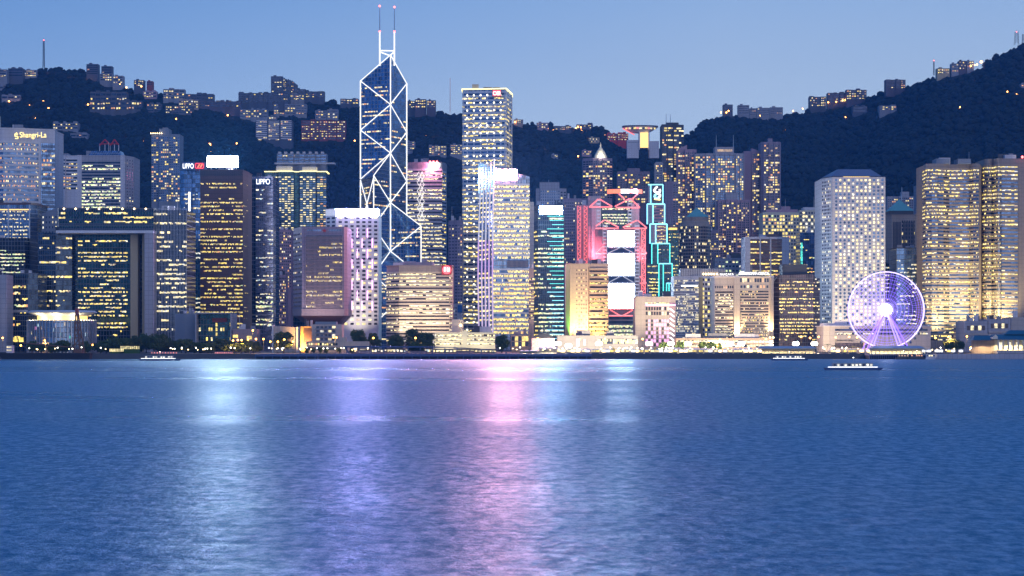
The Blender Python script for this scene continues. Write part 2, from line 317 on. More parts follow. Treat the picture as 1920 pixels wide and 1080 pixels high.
# ---------------------------------------------------------------- buildings
def pick(pal):
    q = rng.random()*sum(x for _, x in PAL[pal])
    for n, x in PAL[pal]:
        q -= x
        if q <= 0: return n
    return PAL[pal][0][0]
def lit_run(n, p, run):
    """lit rooms come in runs along a storey"""
    out = []; on = rng.random() < p; c = None
    for _ in range(n):
        if on and rng.random() < 1/run: on = False
        elif not on and rng.random() < p/(max(1-p, .05)*run): on = True
        out.append(on)
    return out
RECTS = []                                    # where forest may not grow over a building
class Bld:
    def __init__(s, name, label, cat, D, poly, vtop, wallm, depth=28, group=None, body='wall', vb=None, zb=None, tops=None):
        """poly: the front as seen from the harbour, left to right, [(u, metres behind D)]"""
        s.wm = wallm; s.D = D; s.P = [(X(u, D+d), D+d) for u, d in poly]
        s.x0 = sum(p[0] for p in s.P)/len(s.P)
        um = sum(q[0] for q in poly)/len(poly)
        s.zb = zb if zb is not None else (base_z(um, D+10) if vb is None else Z(vb, D)); s.zt = Z(vtop, D); s.n = 0
        y0 = min(p[1] for p in s.P); s.o = (s.x0, y0, s.zb); s.root = thing(name, label, cat, s.o, group)
        s.y0 = y0; yb = max(p[1] for p in s.P)+depth
        s.L = [(x-s.x0, y-y0) for x, y in s.P]
        s.ring = s.L+[(s.L[-1][0], yb-y0), (s.L[0][0], yb-y0)]
        s.H = s.zt-s.zb
        if wallm and tops is None and D < 2140 and depth >= 20:
            xa, xb = s.L[0][0], s.L[-1][0]; gap = (xb-xa)
            for k in range(rng.randint(2, 4)):
                cx = xa+gap*rng.uniform(.15, .85); w2 = gap*rng.uniform(.04, .11); m = MB(); m.box(cx-w2, cx+w2, 9+k*4, 12+k*4, s.H, s.H+rng.uniform(2, 5.5), rng.choice(['grey_concrete', 'dark_metal', 'white_tile'])); m.build('cooling_unit', s.root)
            if rng.random() < .5: cx = xa+gap*rng.uniform(.2, .8); m = MB(); m.tube((cx, 8, s.H), (cx, 8, s.H+rng.uniform(7, 14)), .22, 'silver_metal', 5, .1); m.build('aerial', s.root)
        if D > H0: RECTS.append((min(q[0] for q in poly), max(q[0] for q in poly), vtop, HV+(CH-s.zb)*F/D, D))
        if wallm:
            m = s.mb(); zz = s.H if tops is None else [Z(q, D)-s.zb for q in tops]
            m.prism(s.ring, -14 if D > H0 else 0, zz, wallm); m.build(body, s.root)
    def mb(s): return MB()
    def z(s, v): return Z(v, s.D)-s.zb
    def x(s, u, d=0): return X(u, s.D+d)-s.x0
    def fr(s, i):
        a = s.L[i]; c = s.L[i+1]; l = math.hypot(c[0]-a[0], c[1]-a[1]); return a, c, ((c[1]-a[1])/l, -(c[0]-a[0])/l), l
    def pt(s, fr, t, z, off):
        a, c, n, l = fr; return (a[0]+(c[0]-a[0])*t+n[0]*off, a[1]+(c[1]-a[1])*t+n[1]*off, z)
    def quad(s, m, fr, s0, s1, z0, z1, off, mat):
        m.poly([s.pt(fr, s0, z0, off), s.pt(fr, s1, z0, off), s.pt(fr, s1, z1, off), s.pt(fr, s0, z1, off)], mat)
    def slab(s, m, fr, s0, s1, z0, z1, o0, o1, mat):
        q = [s.pt(fr, s0, 0, o1), s.pt(fr, s1, 0, o1), s.pt(fr, s1, 0, o0), s.pt(fr, s0, 0, o0)]
        m.prism([(p[0], p[1]) for p in q], z0, z1, mat)
    def bands(s, segs, vt, vb, rows, cols, p=.3, pal='office', run=2.5, fw=.86, fh=.5, s0=0, s1=1, dark='pane_dark', var=1.0, ledge=None, lp=.35, name='window_band', off=.1, dim=None):
        """one part per storey: a strip of glass with the lit rooms in it"""
        segs = segs if isinstance(segs, (list, tuple)) else [segs]
        zt, zb = s.z(vt), max(s.z(vb), .3); hh = (zt-zb)/rows; led = MB()
        for r in range(rows):
            m = MB(); zc = zt-(r+.5)*hh; za, ze = zc-hh*fh/2, zc+hh*fh/2; pp = min(.96, max(0, min(.9, p*1.22)*(1+var*(rng.random()*2-1))))
            for si in segs:
                fr = s.fr(si); cn = max(1, round(cols/len(segs)))
                s.quad(m, fr, s0, s1, za, ze, off, dark or getattr(s, 'wm', None) or 'teal_curtain')
                for c, on in enumerate(lit_run(cn, pp, run*1.8)):
                    if on:
                        f2 = min(1.0, fw+.08); a = s0+(s1-s0)*(c+.5-f2/2)/cn; e = s0+(s1-s0)*(c+.5+f2/2)/cn
                        q_ = rng.random(); s.quad(m, fr, a, e, za+(.05 if q_ < .75 else .05+.4*fh)*hh, ze-(.05 if q_ > .4 else .05+.3*fh*rng.random())*hh, off+.05, pick(pal))
                if ledge: s.slab(led, fr, s0, s1, zc+hh*fh/2, zc+hh*(1-fh/2), 0, lp, ledge)
            if m.f: m.build(name, s.root)
        if ledge: led.build('facade_bands', s.root)
        s.n += rows
    def wins(s, seg, vt, vb, rows, cols, p=.3, pal='home', fw=.55, fh=.5, s0=0, s1=1, dark='pane_dark', round_=False, run=1.6, off=.1, name='window', cap=100, var=.6, shared=None):
        """each window a part of its own up to the cap, the rest one part"""
        fr = s.fr(seg); zt, zb = s.z(vt), max(s.z(vb), .3); hh = (zt-zb)/rows; l = fr[3]*(s1-s0)/cols
        ww, wh = l*fw/2, hh*fh/2; a, c, n, _ = fr; d = ((c[0]-a[0])/fr[3], (c[1]-a[1])/fr[3])
        s.cache = getattr(s, 'cache', {}); rest = MB(); cnt = getattr(s, 'cnt', 0)
        if round_: shp = [(math.cos(2*math.pi*k/12)*ww, math.sin(2*math.pi*k/12)*ww) for k in range(12)]
        else: shp = [(-ww, -wh), (ww, -wh), (ww, wh), (-ww, wh)]
        for r in range(rows):
            lits = lit_run(cols, min(.95, max(0, p*(1+var*(rng.random()*2-1)))), run)
            for q in range(cols):
                mat = pick(pal) if lits[q] else dark
                if mat is None: continue
                ctr = s.pt(fr, s0+(s1-s0)*(q+.5)/cols, zt-(r+.5)*hh, off)
                if cnt < cap:
                    key = (mat, seg, round(ww, 3), round(wh, 3))
                    if key not in s.cache:
                        m = MB(); m.poly([(e*d[0], e*d[1], f) for e, f in shp], mat); s.cache[key] = m.mesh(name)
                    o = bpy.data.objects.new(name, s.cache[key]); COL.objects.link(o); o.parent = s.root; o.location = ctr; cnt += 1
                else: rest.poly([(ctr[0]+e*d[0], ctr[1]+e*d[1], ctr[2]+f) for e, f in shp], mat)
        s.cnt = cnt
        if rest.f: tag(rest.build(name, s.root), kind='stuff')
    def plant(s, u0, u1, vt, mat='grey_concrete', d0=4, d1=16, vb=None, name='plant_room'):
        m = MB(); m.box(s.x(u0), s.x(u1), d0, d1, s.z(vb) if vb else s.H, s.z(vt), mat); m.build(name, s.root)
    def cap(s, vt, mat, out=.4, vb=None, name='parapet'):
        m = MB(); cx = sum(p[0] for p in s.ring)/len(s.ring); cyy = sum(p[1] for p in s.ring)/len(s.ring)
        rg = [(x+math.copysign(out, x-cx), y+math.copysign(out, y-cyy)) for x, y in s.ring]
        m.prism(rg, s.z(vb) if vb else s.H, s.z(vt), mat); m.build(name, s.root)
    def ribs(s, seg, us_, vt, vb, mat, w_=.5, o1=.6, name='pier'):
        fr = s.fr(seg)
        for t_ in us_:
            m = MB(); hw = w_/fr[3]/2; s.slab(m, fr, t_-hw, t_+hw, max(0, s.z(vb)), s.z(vt), 0, o1, mat); m.build(name, s.root)
    def fins(s, seg, n, vt, vb, mat, w_=.4, o1=.5, s0=0, s1=1, name='facade_fins'):
        fr = s.fr(seg); m = MB()
        for k in range(n+1):
            t_ = s0+(s1-s0)*k/n; hw = w_/fr[3]/2; s.slab(m, fr, t_-hw, t_+hw, max(0, s.z(vb)), s.z(vt), 0, o1, mat)
        m.build(name, s.root)
    def mast(s, u, vt, d=8, r=.5, mat='silver_metal', vb=None, name='mast'):
        m = MB(); m.tube((s.x(u, d), d, (s.z(vb) if vb else s.H)-.5), (s.x(u, d), d, s.z(vt)), r, mat, r2=r*.5); return m.build(name, s.root)
def wash(B, u, v, d, col, e, tilt=150, size=75):
    """a floodlight at the foot of a building that washes its front"""
    q = bpy.data.lights.new('uplight', 'SPOT'); q.energy = e; q.color = col; q.spot_size = R(size); q.spot_blend = 1; q.shadow_soft_size = .5
    lo = bpy.data.objects.new('uplight', q); COL.objects.link(lo); lo.parent = B.root; lo.location = (B.x(u), d, max(1.2, B.z(v))); lo.rotation_euler = (R(tilt), 0, 0)
def sign(name, label, D, u0, u1, v0, v1, face, back='dark_metal', th=1.2, txt=None, tmat=None, tin=(.06, .1, .88, .8), cat='sign', legs=True, frame=True):
    """a lit board or a line of lettering on a rooftop or a facade: stands 0.6 m clear of what carries it"""
    w_ = X(u1, D)-X(u0, D); h_ = Z(v0, D)-Z(v1, D)
    r = thing(name, label, cat, (X(u0, D), D, Z(v1, D)))
    if frame:
        m = MB(); m.box(-.4, w_+.4, .25, th, -.4, h_+.4, back)
        if legs:
            for k in range(4): m.tube((w_*(k+.5)/4, th*.6, -2.2), (w_*(k+.5)/4, th*.6, -.3), .25, back)
        m.build('frame', r)
    if face:
        m = MB(); m.poly([(0, -.05, 0), (w_, -.05, 0), (w_, -.05, h_), (0, -.05, h_)], face); m.build('lit_panel', r)
    if txt: text('lettering', txt, w_*tin[2], h_*tin[3], tmat, r, (w_*tin[0], -.3, h_*tin[1]))
    return r

# --- the tall white-braced bank tower -----------------------------------------------------------------
def braced_tower():
    D = 2000; cu = 732.3
    C = Vector((X(cu, D), D)); hx = (X(791, D)-X(674, D))/2; fx = (X(759.5, D)-X(704.5, D))/2
    L = C+Vector((-hx, fx)); Rr = C+Vector((hx, -fx)); Fr = C+Vector((-fx, -hx)); Bk = C+Vector((fx, hx))
    root = thing('braced_tower', 'tallest skyscraper, blue glass with white lit diagonal bracing and twin masts on its pointed top', 'skyscraper', (C.x, C.y, GZ))
    def p(q, v):
        D_ = q.y; return Vector((q.x-C.x, q.y-C.y, Z(v, D_)-GZ))
    zb = 0
    def shaft(tri, vs_):
        m = MB(); pts = [(q.x-C.x, q.y-C.y) for q in tri]; m.prism(pts, zb, [p(q, v).z for q, v in zip(tri, vs_)], 'bank_curtain'); m.build('glass_shaft', root)
    e = .985
    shaft([L, C, Bk], [152, 103, 157]); shaft([L, Fr, C], [336, 329, 287]); shaft([C, Rr, Bk], [380, 424, 432]); shaft([Fr, Rr, C], [515, 517, 471])
    def tb(q, va, q2, vb_, r=.44):
        m = MB(); out = Vector((0, -.9, 0)); m.tube(p(q, va)+out, p(q2, vb_)+out, r, 'tube_white', 8); m.build('light_tube', root)
    for q, a, c in ((L, 152, 244), (L, 244, 336), (L, 338, 392), (C, 103, 196), (C, 196, 287), (C, 287, 380), (C, 380, 471), (Bk, 157, 248), (Bk, 248, 340), (Bk, 340, 432), (Rr, 424, 517), (Fr, 329, 415), (Fr, 415, 515)): tb(q, a, q, c, .54)
    for q, a, q2, c in ((L, 152, C, 103), (C, 103, Bk, 157), (L, 152, C, 196), (C, 196, L, 244), (L, 244, C, 287), (C, 287, L, 336), (Bk, 157, C, 196), (C, 196, Bk, 248), (Bk, 248, C, 287), (C, 287, Bk, 340), (Bk, 340, C, 380),
        (C, 287, Fr, 329), (Fr, 329, C, 380), (C, 380, Fr, 425), (Fr, 425, C, 471), (C, 380, Rr, 424), (C, 380, Bk, 432), (Rr, 424, C, 471), (C, 471, Rr, 517), (C, 471, Fr, 515), (L, 338, Fr, 430), (Fr, 332, L, 430), (Fr, 515, Rr, 600), (Rr, 517, Fr, 610)): tb(q, a, q2, c)
    # lit storeys on the faces
    def face(a, c, rows, vt, vb_, prob, n_=26):
        nx = Vector(((c-a).y, -(c-a).x)).normalized()*.25
        for k in range(rows):
            if rng.random() > prob: continue
            va = vt+(vb_-vt)*(k+.5)/rows; m = MB(); za = p(C, va).z; n2 = nx*.6; m.poly([(a.x+n2.x-C.x, a.y+n2.y-C.y, za), (c.x+n2.x-C.x, c.y+n2.y-C.y, za), (c.x+n2.x-C.x, c.y+n2.y-C.y, za+1.3), (a.x+n2.x-C.x, a.y+n2.y-C.y, za+1.3)], 'bank_curtain')
            for i, on in enumerate(lit_run(n_, .5, 5)):
                if not on: continue
                q0 = a+(c-a)*(i/n_); q1 = a+(c-a)*((i+.85)/n_); z = p(C, va).z
                m.poly([(q0.x+nx.x-C.x, q0.y+nx.y-C.y, z), (q1.x+nx.x-C.x, q1.y+nx.y-C.y, z), (q1.x+nx.x-C.x, q1.y+nx.y-C.y, z+1.3), (q0.x+nx.x-C.x, q0.y+nx.y-C.y, z+1.3)], pick('hotel' if rng.random() < .5 else 'warm'))
            if m.f: m.build('window_band', root)
    face(L, C, 22, 160, 325, .42); face(C, Bk, 24, 165, 425, .5, 14); face(Fr, C, 16, 340, 460, .6, 14); face(C, Rr, 14, 430, 500, .5); face(L, Fr, 10, 342, 392, .6, 14); face(Fr, Rr, 24, 500, 640, .65, 30)
    for u, v0 in ((711.5, 10), (739, 12)):
        m = MB(); x = X(u, D)-C.x
        m.tube((x, 4, p(C, 122).z), (x, 4, p(C, 58).z), .7, 'tube_white', 8); m.tube((x, 4, p(C, 58).z), (x, 4, p(C, v0).z), .55, 'silver_metal', 6, .3); o = m.build('mast', root)
        for v in (v0, 58):
            k = MB(); k.ball((x, 4, p(C, v).z), 1.0, 'beacon_red'); k.build('beacon', o)
    for a, c in (((711.5, 94), (739, 94.5)), ((713, 97), (731, 104)), ((738, 97), (731, 104))):
        m = MB(); m.tube((X(a[0], D)-C.x, 3, p(C, a[1]).z), (X(c[0], D)-C.x, 1 if c[0] == 731 else 3, p(C, c[1]).z), .6, 'tube_white'); m.build('light_tube', root)
    m = MB(); m.tube((X(712, D)-C.x, 5, p(C, 121).z), (X(738, D)-C.x, 5, p(C, 121).z), .5, 'white_paint'); m.build('mast_beam', root)
braced_tower()
# ================= the skyline, from the left edge of the photograph to the right =================
def arc(u0, u1, bulge, n=6):
    """a bowed front: bulge metres nearer in the middle"""
    return [(u0+(u1-u0)*k/n, -bulge*math.sin(math.pi*k/n)) for k in range(n+1)]
# hotel with a curved white front
B = Bld('hotel', 'curved hotel tower with white balcony bands under a broad pale crown at far left', 'hotel', 1900, arc(-60, 72, 10)+[(103, 4), (106, 22)], 243, 'white_tile', 30)
sg = list(range(6)); B.bands(sg, 268, 405, 16, 48, .38, 'hotel', 1.3, .5, .55, dark='pane_blue', ledge='white_paint', lp=.9)
fr = B.fr(6); m = MB(); B.quad(m, fr, .16, 1, B.z(410), B.z(268), .1, 'blue_curtain'); m.build('glass_wall', B.root); B.bands(6, 270, 400, 15, 8, .22, 'hotel', 1.2, .8, .6, s0=.2, dark=None)
m = MB(); B.slab(m, fr, 0, .13, B.z(420), B.z(266), 0, 1.2, 'white_paint'); m.build('pier', B.root); B.cap(241.5, 'white_paint')
s = thing('hotel_sign', 'glowing yellow script lettering and emblem on the pale crown of the curved hotel', 'sign', (X(27, 1880), 1880, Z(261, 1880)))
text('lettering', 'Shangri-La', X(87, 1880)-X(37, 1880), 6.6, 'sign_yellow', s, (X(37, 1880)-X(27, 1880), 0, 0), .3)
m = MB(); q = X(34.5, 1880)-X(27, 1880); 
for z0, z1 in ((.3, 1.2), (2.3, 3.2), (4.3, 5.2)): m.box(.6, q-.6, 0, .4, z0, z1, 'sign_yellow')
m.box(.1, .8, 0, .4, 2.6, 5.2, 'sign_yellow'); m.box(q-.8, q-.1, 0, .4, .3, 2.9, 'sign_yellow'); m.box(q/2-.5, q/2+.5, 0, .4, 5.2, 6.3, 'sign_yellow'); m.build('emblem', s)
for k in range(3):
    m = MB(); m.box(3+k*9, 4+k*9, .4, 2.5, 1, 4, 'dark_metal'); m.build('bracket', s)
# flats between the two hotels
B = Bld('apartment_block', 'white banded apartment block squeezed between the curved hotel and the grey office block', 'apartments', 2160, [(104, 0), (122, 0), (124, 3), (147, 3)], 291, 'white_tile')
B.bands([0, 2], 297, 356, 9, 10, .3, 'home', 1.2, .7, .5, ledge='white_paint'); B.plant(118, 126, 287)
# grey hotel block with white piers
B = Bld('office_block', 'grey office block with pale corner piers, glass cap and red steel frames on its roof', 'office building', 1850, [(145, 0), (231, 0), (251, 18)], 291, 'lavender_stone', 30)
B.bands(0, 302, 392, 15, 26, .58, 'green', 4, .9, .6, s0=.1, s1=.98); B.wins(1, 296, 390, 16, 4, .05, fw=.35, fh=.35, cap=64); B.ribs(0, (.05, .99), 291, 395, 'white_tile', 4, 1.2)
m = MB(); a = [(B.x(163), 4), (B.x(226), 4), (B.x(226), 26), (B.x(163), 26)]; tpp = [(B.x(169), 7), (B.x(222), 7), (B.x(222), 23), (B.x(169), 23)]; m.prism(a, B.H, B.z(281.5), 'steel_curtain', top=tpp); m.build('glass_cap', B.root)
for u0, u1 in ((181, 201), (201, 217)):
    m = MB(); zz = B.z(281.5); x0, x1 = B.x(u0), B.x(u1)
    for x_ in (x0, (x0+x1)/2, x1): m.tube((x_, 14, zz), (x_, 14, zz+7), .35, 'white_paint')
    m.tube((x0, 14, zz+5.5), ((x0+x1)/2, 14, zz+11), .7, 'red_paint'); m.tube(((x0+x1)/2, 14, zz+11), (x1, 14, zz+6), .7, 'red_paint'); m.tube((x0, 14, zz+7), (x1, 14, zz+7), .5, 'red_paint'); m.build('roof_frame', B.root)
# slim twin flats on the slope
B = Bld('apartment_tower', 'slim blue-grey apartment tower alone on the dark slope above the low glass blocks', 'apartments', 2200, [(284, 4), (297, 4), (298, 0), (316, 0), (317, 3), (337, 3)], 251, 'blue_grey_wall', 24)
for sgm, cc in ((0, 3), (2, 5), (4, 5)): B.wins(sgm, 256, 378, 27, cc, .27, 'home', .72, .55, dark='pane_blue', cap=40*(1+sgm//2))
B.plant(298, 316, 241, 'blue_grey_wall', 2, 20); B.plant(303, 312, 238, 'grey_concrete', 6, 14, vb=241)
m = MB()
for k in range(6): m.ball((B.x(283+k*4), -.5, B.z(250)), .6, 'lamp_warm', 5)
m.build('roof_lights', B.root)
# ---- government offices with the giant doorway
B = Bld('office_block', 'wide glass office block whose upper floors bridge a giant pale doorway frame', 'office building', 1545, [(106, 0), (286, 0)], 389, None, 46, vb=660)
x0, x1 = B.x(78), B.x(286); m = MB(); m.prism([(B.x(108), 4), (x1, 4), (x1, 46), (B.x(108), 46)], B.z(435), B.H, 'navy_curtain'); m.build('bridge_floors', B.root)
B.L = [(B.x(108), 4), (x1, 4)]; B.bands(0, 395, 428, 4, 44, .28, 'gold', 3.5, .9, .55, dark=None)
m = MB(); m.box(B.x(105), B.x(288), -.6, 20, B.z(437), B.z(432), 'white_paint'); m.build('doorway_beam', B.root)
m = MB(); m.box(B.x(271), B.x(287.5), -.6, 22, 0, B.z(437)-.02, 'lavender_stone'); m.build('doorway_jamb', B.root)
m = MB(); m.box(B.x(239), B.x(253), 12, 40, 0, B.z(437.1), 'ochre_stone'); m.box(B.x(261), B.x(270.9), 12, 40, 0, B.z(437.1), 'ochre_stone'); m.build('stone_panels', B.root)
m = MB(); m.box(B.x(134), B.x(239)-.05, 20, 44, 0, B.z(437.1), 'teal_curtain'); m.box(B.x(253)+.05, B.x(261)-.05, 22, 40, 0, B.z(437.1), 'black_curtain'); m.build('glass_hall', B.root)
B.L = [(B.x(136), 20), (B.x(230), 20)]; B.bands(0, 446, 632, 25, 34, .42, 'office', 3, .9, .5, dark=None)
m = MB()
for k in range(8): m.ball((B.x(118+k*22), 3.4, B.z(391)), .7, 'lamp_warm', 6)
m.build('roof_lights', B.root)
B = Bld('office_wing', 'dark navy glass wing left of the giant doorway frame', 'office building', 1560, [(71, 0), (104.5, 0), (135, 2)], 436, 'navy_curtain', 40, vb=660)
B.bands([0, 1], 442, 632, 21, 22, .3, 'office', 3, .9, .5, dark=None)
B = Bld('office_wing', 'blue glass wing with vertical mullions right of the giant doorway frame', 'office building', 1560, [(288.5, 0), (350, 0)], 394, 'navy_curtain', 44, vb=660)
B.bands(0, 397, 622, 26, 22, .36, 'warm', 3.5, .92, .55, dark=None); B.fins(0, 22, 390, 650, 'silver_metal', .18, .5)
B = Bld('office_wing', 'sloping grey glass link above the low navy offices, below the grey office block', 'office building', 1625, [(78, 8), (108, 0)], 389, 'grey_concrete', 30, tops=[400, 389, 389, 400]); B.wins(0, 402, 440, 4, 5, .35, 'white', .3, .4)
# ---- blocks at the left edge
B = Bld('office_block', 'blue glass office block with lit strip windows at far left below the curved hotel', 'office building', 1640, [(-30, 0), (15, 0), (57, 0), (70, 6)], 384, 'steel_curtain', 36)
B.bands([0, 1], 393, 450, 8, 30, .42, 'warm', 1.5, .6, .5, dark=None); B.ribs(1, (.02, .97), 384, 640, 'silver_metal', 1, 1); m = MB(); B.slab(m, B.fr(1), -1.1, 1, B.z(394), B.z(392.2), 0, .5, 'glow_gold'); m.build('roof_light_strip', B.root)
B.cap(380, 'brown_granite')
B = Bld('office_block', 'low dark glass block with greenish lit floors at the left edge', 'office building', 1585, [(-30, 0), (47, 0), (56, 5)], 446, 'black_curtain', 30)
B.bands(0, 460, 514, 8, 26, .62, 'green', 4, .9, .45, dark=None)
B = Bld('office_tower', 'narrow dark tower with a rounded belt between the left-edge block and the doorway wing', 'office building', 1520, [(12, 0), (17, 0), (52, 0), (71, 3)], 512, 'navy_curtain', 30, vb=660)
B.bands(1, 520, 650, 11, 10, .26, 'gold', 3, .9, .5, dark=None); B.wins(0, 522, 640, 10, 1, .6, 'gold', .8, .5); m = MB(); B.slab(m, B.fr(1), -.1, 1.02, B.z(586), B.z(581), 0, 1.4, 'silver_metal'); m.build('belt', B.root)
m = MB()
for u in (24.5, 35.5): m.box(B.x(u), B.x(u+8.5), -.5, -.1, B.z(641), B.z(633), 'room_yellow')
m.build('lobby_window', B.root)
B = Bld('wall_slab', 'tall plain lavender end wall at the very left edge', 'office building', 1490, [(-40, 0), (12, 0)], 515, 'lavender_stone', 20, vb=660)
# ---- council drum with its saucer roof
r = thing('council_chamber', 'round glass-finned chamber building under a glowing saucer roof by the left waterfront', 'public building', (X(117, 1462), 1462, GZ))
D = 1462; rad = X(181, D)-X(117, D); zz = lambda v: Z(v, D)-GZ
m = MB(); m.lathe((0, 0, 0), [(rad-.6, 0), (rad-.6, zz(601)), (.1, zz(601))], 'steel_curtain', 40); m.build('drum', r)
for k in range(30):
    a = math.pi+math.pi*(k+.5)/30; m = MB(); m.box(-.3, .3, -.5, .5, 0, zz(600), 'silver_metal'); o = m.build('facade_fin', r, (math.cos(a)*rad, math.sin(a)*rad, 0)); o.rotation_euler[2] = a+R(90)
m = MB(); m.lathe((0, 0, 0), [(rad*.72, zz(601)), (rad*.72, zz(592))], 'glow_gold', 32); m.build('clerestory', r)
m = MB(); m.lathe((0, 0, 0), [(rad*.70, zz(593)), (rad*.98, zz(587)), (rad*1.0, zz(585)), (rad*.9, zz(582.5)), (.1, zz(582))], 'white_paint', 40); m.build('saucer_roof', r)
m = MB()
for k in range(26):
    a = math.pi+math.pi*rng.random(); zq = zz(602+rng.random()*36); mt = rng.choice(['room_cool', 'room_warm', 'room_dim', 'room_teal', 'room_pink', 'room_dim']); rr = rad-.45
    m.poly([(math.cos(a)*rr, math.sin(a)*rr, zq), (math.cos(a+.02)*rr, math.sin(a+.02)*rr, zq), (math.cos(a+.02)*rr, math.sin(a+.02)*rr, zq+2.4), (math.cos(a)*rr, math.sin(a)*rr, zq+2.4)], mt)
m.build('lit_pane', r)
lp = bpy.data.lights.new('saucer_uplight', 'POINT'); lp.energy = 3500; lp.color = (1, .85, .5); lp.shadow_soft_size = 1.5
for a in (-2.2, -1.57, -.9):
    o = bpy.data.objects.new('saucer_uplight', lp); COL.objects.link(o); o.parent = r; o.location = (math.cos(a)*rad*.86, math.sin(a)*rad*.86, zz(599))
# ---- small council office cube
B = Bld('office_cube', 'low slab building with a dark framed glass end behind the waterfront trees', 'public building', 1500, [(328, 4), (346, 0), (372, 0)], 588, 'blue_grey_wall', 34, vb=662)
B = Bld('framed_hall', 'dark glass hall set in a square pale frame beside the brown tower foot', 'public building', 1480, [(366, 0), (434, 0)], 586, None, 30, vb=662)
m = MB(); X0, X1 = B.x(366), B.x(434); m.box(X0, X1, 0, 30, B.z(588.4), B.H, 'lavender_stone'); m.box(X0, X0+.9, 0, 30, 0, B.z(588.4)-.02, 'lavender_stone'); m.box(X1-.9, X1, 0, 30, 0, B.z(588.4)-.02, 'lavender_stone'); m.build('frame', B.root)
m = MB(); m.box(X0+.95, X1-.95, 10, 29, 0, B.z(588.5), 'teal_curtain'); m.build('glass_hall', B.root); m = MB(); m.box(B.x(395), B.x(422), 8, 9.9, B.z(604), B.z(596), 'red_brick'); m.build('red_panel', B.root)
B.L = [(X0+1, 10), (X1-1, 10)]; B.wins(0, 604, 640, 4, 14, .16, 'gold', .7, .7, dark=None, run=1.3, off=.3)
# ---- tower with white sign and its twin
B = Bld('glass_tower', 'blue faceted glass tower half hidden behind the brown tower, white and red signs on top', 'skyscraper', 1800, [(337, 6), (345, 0), (359, 0), (362, 3), (392, 3)], 319, 'blue_curtain', 30)
B.bands([1, 3], 335, 640, 36, 22, .22, 'white', 3, .9, .45, dark=None); m = MB(); B.slab(m, B.fr(1), .6, .85, B.z(396), B.z(360), 0, .5, 'sign_white'); m.build('light_strip', B.root)
m = MB(); B.slab(m, B.fr(2), 0, 1, B.z(640), B.z(450), 0, .6, 'room_teal'); m.build('stair_core', B.root)
for k in range(2): B.plant(376+0*k, 384, 306-k*3, 'blue_grey_wall', 8, 14, vb=319 if k == 0 else 306)
sign('rooftop_sign', 'white lit block lettering on the roof of the blue faceted glass tower', 1795, 342, 364, 304, 318, None, txt='LIPPO', tmat='sign_white', tin=(.04, .15, .92, .66), back='navy_paint')
s = sign('rooftop_sign', 'red pill-shaped lit emblem with orange slanted stripes beside white lettering', 1795, 366, 382, 306, 316, None, back='red_paint'); w_ = X(382, 1795)-X(366, 1795); h_ = 4.7
m = MB()
for k in range(2): m.poly([(w_*(.2+k*.3), -.1, h_*.15), (w_*(.38+k*.3), -.1, h_*.15), (w_*(.62+k*.3), -.1, h_*.85), (w_*(.44+k*.3), -.1, h_*.85)], 'sign_orange')
m.build('stripe', s)
m = MB()
for a, c in (((.5, .2), (w_-.5, .2)), ((.5, h_-.2), (w_-.5, h_-.2)), ((.2, .5), (.2, h_-.5)), ((w_-.2, .5), (w_-.2, h_-.5))): m.tube((a[0], -.1, a[1]), (c[0], -.1, c[1]), .3, 'sign_red')
m.build('neon_outline', s)
B = Bld('brown_tower', 'brown granite office tower with patchy yellow offices and a white roof billboard', 'skyscraper', 1660, [(376, 0), (455, 0), (465, 24)], 319, 'brown_granite', 26)
B.bands(0, 341, 646, 43, 40, .40, 'gold', 3.2, .85, .5, dark=None, var=.95); B.bands(1, 341, 600, 38, 5, .12, 'gold', 1.3, .4, .3, dark=None); B.fins(0, 40, 319, 650, 'brown_granite', .22, .35); B.cap(318, 'brown_granite', .5); B.fins(0, 60, 321, 330, 'dark_metal', .2, .5, name='louvres')
sign('billboard', 'large blank white lit billboard on the roof of the brown tower', 1668, 389, 446, 293, 313, 'board_white')
B = Bld('glass_tower', 'grey reflective glass tower right of the brown tower with white lettering at its top', 'skyscraper', 1760, [(464, 2), (479, 2), (480, 0), (512, 0), (517, 8)], 331, 'reflective_curtain', 28)
B.bands([0, 2], 352, 640, 34, 24, .24, 'white', 2.5, .9, .42, dark=None); B.bands(2, 545, 612, 8, 18, .5, 'green', 3, .9, .5, dark=None)
m = MB(); B.slab(m, B.fr(0), 0, 1, B.z(640), B.z(336), 0, .25, 'navy_curtain'); m.build('dark_glass_strip', B.root)
for v in (522, 590, 606): m = MB(); B.slab(m, B.fr(2), -.5, 1, B.z(v+1.4), B.z(v), 0, .7, 'silver_metal'); m.build('belt', B.root)
sign('tower_sign', 'white lit lettering on the front of the grey reflective glass tower', 1758, 480, 507, 334, 347, None, txt='LIPPO', tmat='sign_white', tin=(.03, .12, .94, .76), back='navy_paint', legs=False, th=.8)
